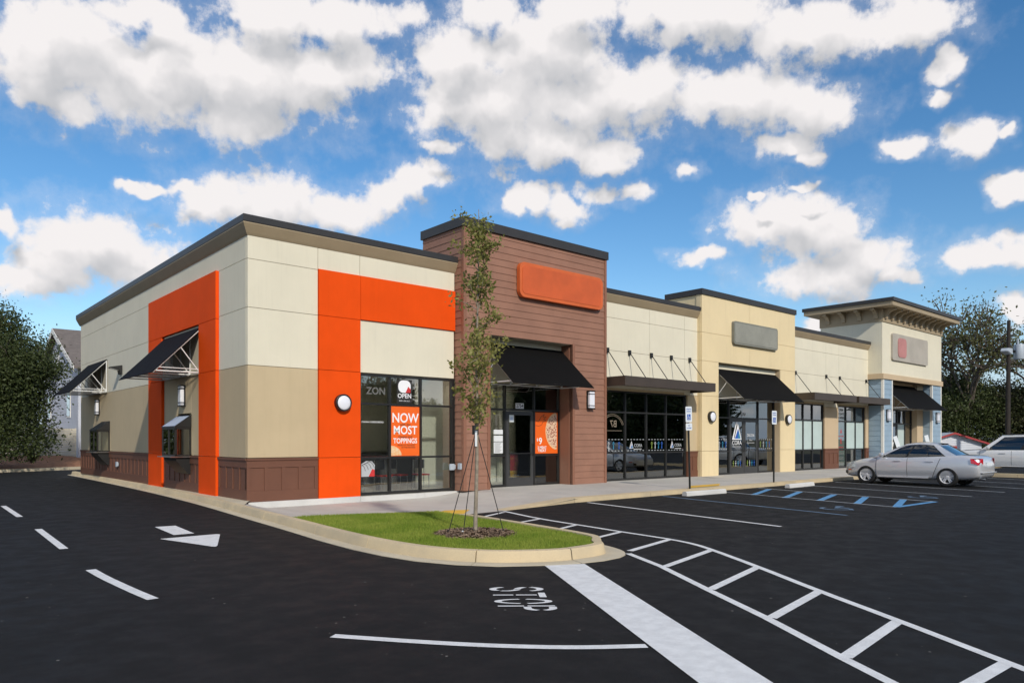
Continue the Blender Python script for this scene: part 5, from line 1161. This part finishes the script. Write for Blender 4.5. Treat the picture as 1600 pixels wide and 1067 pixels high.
for yy in (.36, -.36): MB().box(-.08, .06, yy - .22, yy + .22, .86, 1.22).build('seat_back', M['carinterior'], car, bevel=.04)
MB().lathe([(.17, -.012), (.185, 0), (.17, .012)], 20, (.62, .36, .98), axis='x').build('steering_wheel', M['inwall'], car)
suv = [(-2.55,.60,.55,.95,.01),(-2.5,.88,.42,1.10,.01),(-2.35,.95,.36,1.14,.01),(-1.5,.98,.33,1.14,.01),(-.4,.99,.32,1.12,.01),(.6,.99,.32,1.10,.01),(1.1,.985,.32,1.10,.03),(1.8,.97,.33,1.06,.06),(2.3,.92,.36,.98,.06),(2.5,.80,.40,.86,.03),(2.55,.6,.46,.76,.01)]
c2, _, _ = make_car('parked_truck', 'white sport utility truck parked at the right edge beyond the silver car', 'truck', (31.6, -7.3, .0), R(90), M['carwhite'], suv, (1.62, -1.55), .39, (-2.3, -2.05, 1.25, .45, .90, .70, 1.08, 1.74), .985, .03,
    {'glass': [(.03, .26, 'rear_quarter_window'), (.29, .545, 'rear_side_window'), (.575, .91, 'front_side_window')], 'skins': [(-.98, -1.15, .02, .02), (.035, .035, 1.22, 1.22)]}, (.45, 1.06), [('tail_light', 'taillight', [(-2.54,.72,.8),(-2.54,.72,1.08),(-2.42,.93,1.10),(-2.42,.93,.8)], (0, .05)), ('headlight', 'headlight', [(2.48,.6,.72),(2.46,.62,.86),(2.2,.92,.92),(2.25,.93,.76)], (-.03, .05))], ww=.25)
for s in (-.62, .62): MB().box(-1.9, .2, s - .02, s + .02, 1.765, 1.80).build('roof_rail', M['black'], c2)
MB().box(-2.0, .9, -.7, .7, .7, 1.02).build('cabin_interior', M['indark'], c2)
# kerbed strip between the bays, right edge
ks = tag(link(bpy.data.objects.new('bay_kerb', None)), kind='structure')
for i in range(6): piece('kerb_stone', ks, M['kerb'], 28.6, 28.9, -16 + i * 2.0, -14.01 + i * 2.0, -.05, .14); piece('kerb_fill', ks, M['ground'], 28.905, 29.9, -16 + i * 2.0, -14.01 + i * 2.0, -.05, .13)

# ------------------------------------------------------------------ pole with transformer, shed
t = thing('utility_pole', 'dark wooden utility pole with grey transformer and street light', 'utility pole', (46.1, -3.1, -.1))
po = MB().tube((0, 0, 0), (.18, -.02, 9.0), .155, .10, 10).build('pole', M['wood'], t, smooth=True)
tr = MB().lathe([(0, 6.6), (.27, 6.6), (.29, 6.64), (.29, 7.45), (.26, 7.52), (0, 7.56)], 18, (.62, -.45, 0)).build('transformer', M['galv'], t, smooth=True)
MB().tube((.55, -.40, 7.55), (.55, -.40, 7.85), .05).build('bushing', M['galv'], tr); MB().box(.15, .45, -.34, -.2, 7.0, 7.15).build('bracket', M['black'], tr)
lm = MB().prism([(-1.05, 7.0), (-.2, 6.85), (.0, 6.95), (.0, 7.25), (-.9, 7.2)], 'y', -.28, .12).build('lamp_head', M['galv'], t, bevel=.03)
t = thing('white_shed', 'small white boarded shed with dark red trim beyond the car park', 'shed', (46.95, .25, 0), R(-41))
hw_, dp = 1.95, 4.0
MB().prism([(-hw_, 0), (hw_, 0), (hw_, 1.30), (0, 1.93), (-hw_, 1.30)], 'y', 0, dp).build('wall', M['shedwhite'], t)
for i in range(13):
    z = .02 + i * .145; h_ = hw_ - .02 if z < 1.27 else (hw_) * (1.90 - z) / .63
    if h_ > .2: o = MB().box(-h_, h_, -.03, -.002, 0, .132).build('board', M['shedwhite'], t); o.location = (0, 0, z)
for s in (-1, 1):
    b = MB(); b._add([(0, -.3, 1.95), (0, dp, 1.95), (s*(hw_+.35), dp, 1.24), (s*(hw_+.35), -.3, 1.24), (0, -.3, 2.01), (0, dp, 2.01), (s*(hw_+.35), dp, 1.30), (s*(hw_+.35), -.3, 1.30)], [(0,1,2,3),(4,5,6,7),(0,1,5,4),(1,2,6,5),(2,3,7,6),(3,0,4,7)]); b.build('roof_slope', M['galv'], t)
    b = MB(); b._add([(0, -.34, 1.90), (0, -.30, 1.90), (s*(hw_+.38), -.30, 1.18), (s*(hw_+.38), -.34, 1.18), (0, -.34, 2.02), (0, -.30, 2.02), (s*(hw_+.38), -.30, 1.30), (s*(hw_+.38), -.34, 1.30)], [(0,1,2,3),(4,5,6,7),(0,1,5,4),(1,2,6,5),(2,3,7,6),(3,0,4,7)]); b.build('rake_board', M['shedred'], t)
MB().box(-hw_ + .1, .2, -.22, -.035, .95, 1.12).build('shutter_box', M['shedred'], t)

# ------------------------------------------------------------------ trees and shrubs
def leaf_quads(pts, size, rgen, flat=.0, asp=.55):
    n = len(pts); L = rgen.uniform(.6, 1.25, n) * size; a = rgen.normal(0, 1, (n, 3)); a[:, 2] *= (1 - flat); a /= np.linalg.norm(a, axis=1)[:, None]
    r_ = rgen.normal(0, 1, (n, 3)); b_ = np.cross(a, r_); b_ /= np.linalg.norm(b_, axis=1)[:, None]
    A = a * L[:, None] * .5; B = b_ * (L * asp)[:, None] * .5
    return np.stack([pts - A, pts + B, pts + A, pts - B], 1).reshape(-1, 3)
def branchy(name, label, loc, h, spread, trunk_r, leafm, barkm, n_leaf, leaf, seed, base=.18, levels=4, kids_n=4, clump=.5, group=None, cat='tree', up=.55, lean=(0, 0), squash=1.0, skirt=0, sk_top=.75):
    rg = np.random.default_rng(seed); rd = random.Random(seed)
    t = thing(name, label, cat, loc, 0, group); tb = MB(); tips = []
    def grow(p, d, L, r, lv):
        seg = 3; q = p
        for i in range(seg):
            d = (d + Vector((rd.gauss(0, .12), rd.gauss(0, .12), rd.gauss(0, .06)))).normalized(); e = q + d * (L / seg); tb.tube(q, e, r * (1 - .22 * i / seg), r * (1 - .22 * (i + 1) / seg), 6 if lv > 1 else 8, cap=False)
            if lv >= levels - 2: tips.append((e, L * .35))
            q = e
        if lv >= levels: tips.append((q, L * .5)); return
        k = kids_n if lv > 0 else kids_n + 2
        for i in range(k):
            a = 2 * math.pi * (i + rd.random() * .6) / k; out = Vector((math.cos(a), math.sin(a), 0)); nd = (d * up + out * (1 - up) * rd.uniform(.7, 1.2)).normalized(); nd.z *= squash; nd.normalize()
            grow(q - d * L * rd.uniform(0, .35) * (lv < 2), nd, L * rd.uniform(.62, .82), r * .62, lv + 1)
    L0 = h * base; grow(Vector((0, 0, -.1)), Vector((lean[0], lean[1], 1)).normalized(), L0, trunk_r, 0)
    allp = np.array([[v.x, v.y, v.z] for v, _ in tips]); mx = allp[:, 2].max(); sxy = np.abs(allp[:, :2]).max()
    kz, kx = (h * .97) / mx, spread / sxy
    tb.v = [(x * kx, y * kx, z * kz) for x, y, z in tb.v]; allp = allp * np.array([kx, kx, kz])
    tr_ = tb.build('trunk', M[barkm], t, smooth=True)
    idx = rg.integers(0, len(allp), n_leaf); pts = allp[idx] + rg.normal(0, 1, (n_leaf, 3)) * clump * np.array([1, 1, .8])
    pts = pts[pts[:, 2] > h * .10]
    if skirt:      # low boughs round the foot of the crown
        nc = max(24, skirt // 90); a_ = rg.uniform(0, 2 * np.pi, nc); rr = np.sqrt(rg.uniform(.08, 1, nc)) * spread * .84; zc = h * (.07 + (sk_top - .07) * rg.uniform(0, 1, nc)); cc = np.stack([rr * np.cos(a_), rr * np.sin(a_), zc], 1)
        sub_ = rg.integers(0, nc, skirt); pts = np.concatenate([pts, cc[sub_] + rg.normal(0, 1, (skirt, 3)) * clump * np.array([1.15, 1.15, .75])]); pts = pts[pts[:, 2] > .15]
    c = mesh_np('crown', leaf_quads(pts, leaf, rg), None, M[leafm], t)
    return t
# young tree on the island: slim crown of separate leafy shoots
def young_tree():
    rd = random.Random(11); rg = np.random.default_rng(11)
    t = thing('young_tree', 'slender young staked tree on the grassed island', 'tree', (TREE[0], TREE[1], .14)); tb = MB(); H = 5.1; lp = []
    prev = Vector((0, 0, 0)); N_ = 16; axis = []
    for i in range(1, N_ + 1):
        f = i / N_; p = Vector((.05 * f + .015 * math.sin(f * 9), -.02 * f + .012 * math.cos(f * 7), H * f * .97)); tb.tube(prev, p, .033 * (1 - .85 * (i - 1) / N_), .033 * (1 - .85 * f), 10, cap=False); prev = p; axis.append(p)
    for k in range(46):
        f = rd.uniform(.34, .97) if k > 5 else rd.uniform(.33, .45); i = min(N_ - 2, int(f * N_)); p = axis[i - 1].lerp(axis[i], rd.random())
        a = rd.uniform(0, 2 * math.pi); L = (.54 if f < .8 else .38) * rd.uniform(.55, 1.15); el_ = rd.uniform(.75, 1.25); d = Vector((math.cos(a) * math.cos(el_), math.sin(a) * math.cos(el_), math.sin(el_)))
        if rd.random() < .16: d = Vector((math.cos(a) * .85, math.sin(a) * .85, .5)).normalized()
        q = p; r = .012 * (1.2 - f * .6)
        for s in range(4):
            e = q + d * (L / 4); tb.tube(q, e, r, r * .75, 5, cap=False); r *= .75
            m = int((23 if s > 0 else 7) * rd.uniform(.5, 1.2)); lp.append(np.array(e) + rg.normal(0, 1, (m, 3)) * np.array([.062, .062, .055])); q = e; d = (d + Vector((rd.gauss(0, .13), rd.gauss(0, .13), rd.gauss(.04, .1)))).normalized()
            if s == 2 and rd.random() < .6:
                d2 = (d + Vector((rd.gauss(0, .5), rd.gauss(0, .5), rd.gauss(0, .3)))).normalized(); e2 = q + d2 * L * .35; tb.tube(q, e2, r, r * .6, 5, cap=False); lp.append(np.array(e2) + rg.normal(0, 1, (24, 3)) * .06)
    tb.build('trunk', M['barkpale'], t, smooth=True); pts = np.concatenate(lp)
    mesh_np('crown', leaf_quads(pts, .068, rg, .1, .6), None, M['leafyoung'], t)
    top = Vector((.016, -.006, 1.58))
    for gx_, gy_ in ((-.32, .26), (-.22, .02), (.38, -.22)):
        gw = MB().tube(top, (gx_, gy_, .0), .007, n=5).build('guy_rope', M['ink'], t); MB().tube((gx_, gy_, -.05), (gx_ - .01, gy_, .05), .014, n=6).build('ground_peg', M['signwhite'] if gx_ > -.3 and gx_ < 0 else M['ink'], gw)
    MB().box(-.045, -.005, -.05, -.045, 1.32, 1.56).build('tree_tag', M['paper'], t); MB().lathe([(.05, 1.50), (.05, 1.64)], 12).build('tree_strap', M['ink'], t)
    return t
young_tree()
branchy('leafy_tree', 'large dark leafy tree left of the shops behind the mulch bank', (-2.25, 25.9, .3), 7.8, 2.75, .07, 'leafdark', 'bark', 62000, .14, 3, base=.13, levels=5, kids_n=3, clump=.40, up=.42, skirt=34000, sk_top=.55)
branchy('leafy_tree', 'dark tree at the left edge beyond the mulch bank', (-5.6, 26.5, .3), 7.2, 3.0, .07, 'leafdark', 'bark', 24000, .18, 4, base=.13, levels=5, kids_n=3, clump=.45, up=.42, skirt=14000, sk_top=.5)
def shrub(loc, h, w, seed, label):
    rg = np.random.default_rng(seed); t = thing('shrub', label, 'shrub', loc, 0, 'small shrubs on the mulch bank'); tb = MB(); lp = []
    for k in range(14):
        a = rg.uniform(0, 6.28); e = np.array([math.cos(a) * w * rg.uniform(.2, 1), math.sin(a) * w * rg.uniform(.2, 1), h * rg.uniform(.5, 1)]); tb.tube((0, 0, 0), tuple(e), .008, .004, 5, cap=False)
        for f in (.4, .7, 1): lp.append(e * f + rg.normal(0, .07, (45, 3)))
    tb.build('stem', M['bark'], t); mesh_np('foliage', leaf_quads(np.concatenate(lp), .07, rg), None, M['shrub'], t)
shrub((-.35, 28.4, .3), .75, .40, 21, 'small shrub on the mulch bank near the building end'); shrub((-3.6, 26.3, .3), .80, .55, 22, 'small shrub on the mulch bank at the left edge')
branchy('airy_tree', 'tall thin leaved tree right of the shops with pale trunk', (63.5, 4.5, -.1), 14.2, 5.2, .22, 'leafmid', 'bark', 5600, .27, 5, base=.26, levels=4, kids_n=4, clump=.55, up=.55)
branchy('airy_tree', 'thin leaved tree with leaning limbs behind the utility pole', (67.0, -.6, -.1), 12.5, 5.5, .18, 'leafmid', 'bark', 4200, .27, 6, base=.22, levels=4, kids_n=4, clump=.6, up=.5, lean=(.05, -.2))
bush = []
spots = [(60, 7.5, 6.2, 3.6, 31, 'dense dark bushy tree beside the blue pier'), (64.5, 6.0, 7.6, 3.8, 32, 'dense dark bushy tree under the tall thin tree'), (69, 2.5, 6.8, 4.0, 33, 'dense dark bushy tree behind the white shed'), (70, -2.5, 6.4, 4.2, 34, 'dense dark bushy tree behind the utility pole'), (73, -7, 7.2, 4.4, 35, 'dense dark bushy tree at the right edge')]
for x, y, h_, sp_, sd_, lb in spots:
    branchy('bushy_tree', lb, (x, y, -.1), h_, sp_, .07, 'leafdark' if sd_ not in (33, 34) else 'leafolive', 'bark', 26000, .22, sd_, base=.10, levels=4, kids_n=5, clump=.75, group='dark trees beyond the car park', up=.35, skirt=16000, sk_top=.7)
# wood behind the photographer, seen only mirrored in the shop windows
src = branchy('bushy_tree', 'tree in the row across the car park', (-14, -58, -.1), 11.5, 5.0, .25, 'leafdark', 'bark', 9000, .62, 41, base=.14, levels=4, kids_n=5, clump=1.1, group='trees across the car park', up=.4, skirt=4000, sk_top=.6)
rd = random.Random(5)
for i in range(19):
    c = copy_tree(src); c.location = (-5 + i * 6.2 + rd.uniform(-1, 1), -56 - rd.uniform(0, 9), -.1); s_ = rd.uniform(.8, 1.25) * (.62 if 25 < c.location.x < 62 else 1.0); c.scale = (s_, s_, s_ * rd.uniform(.85, 1.15)); c.rotation_euler = (0, 0, rd.uniform(0, 6))
b = MB(); b.box(-60, 140, -74, -72, -.2, 4.5); tag(b.build('far_hedge', M['ground']), kind='structure')
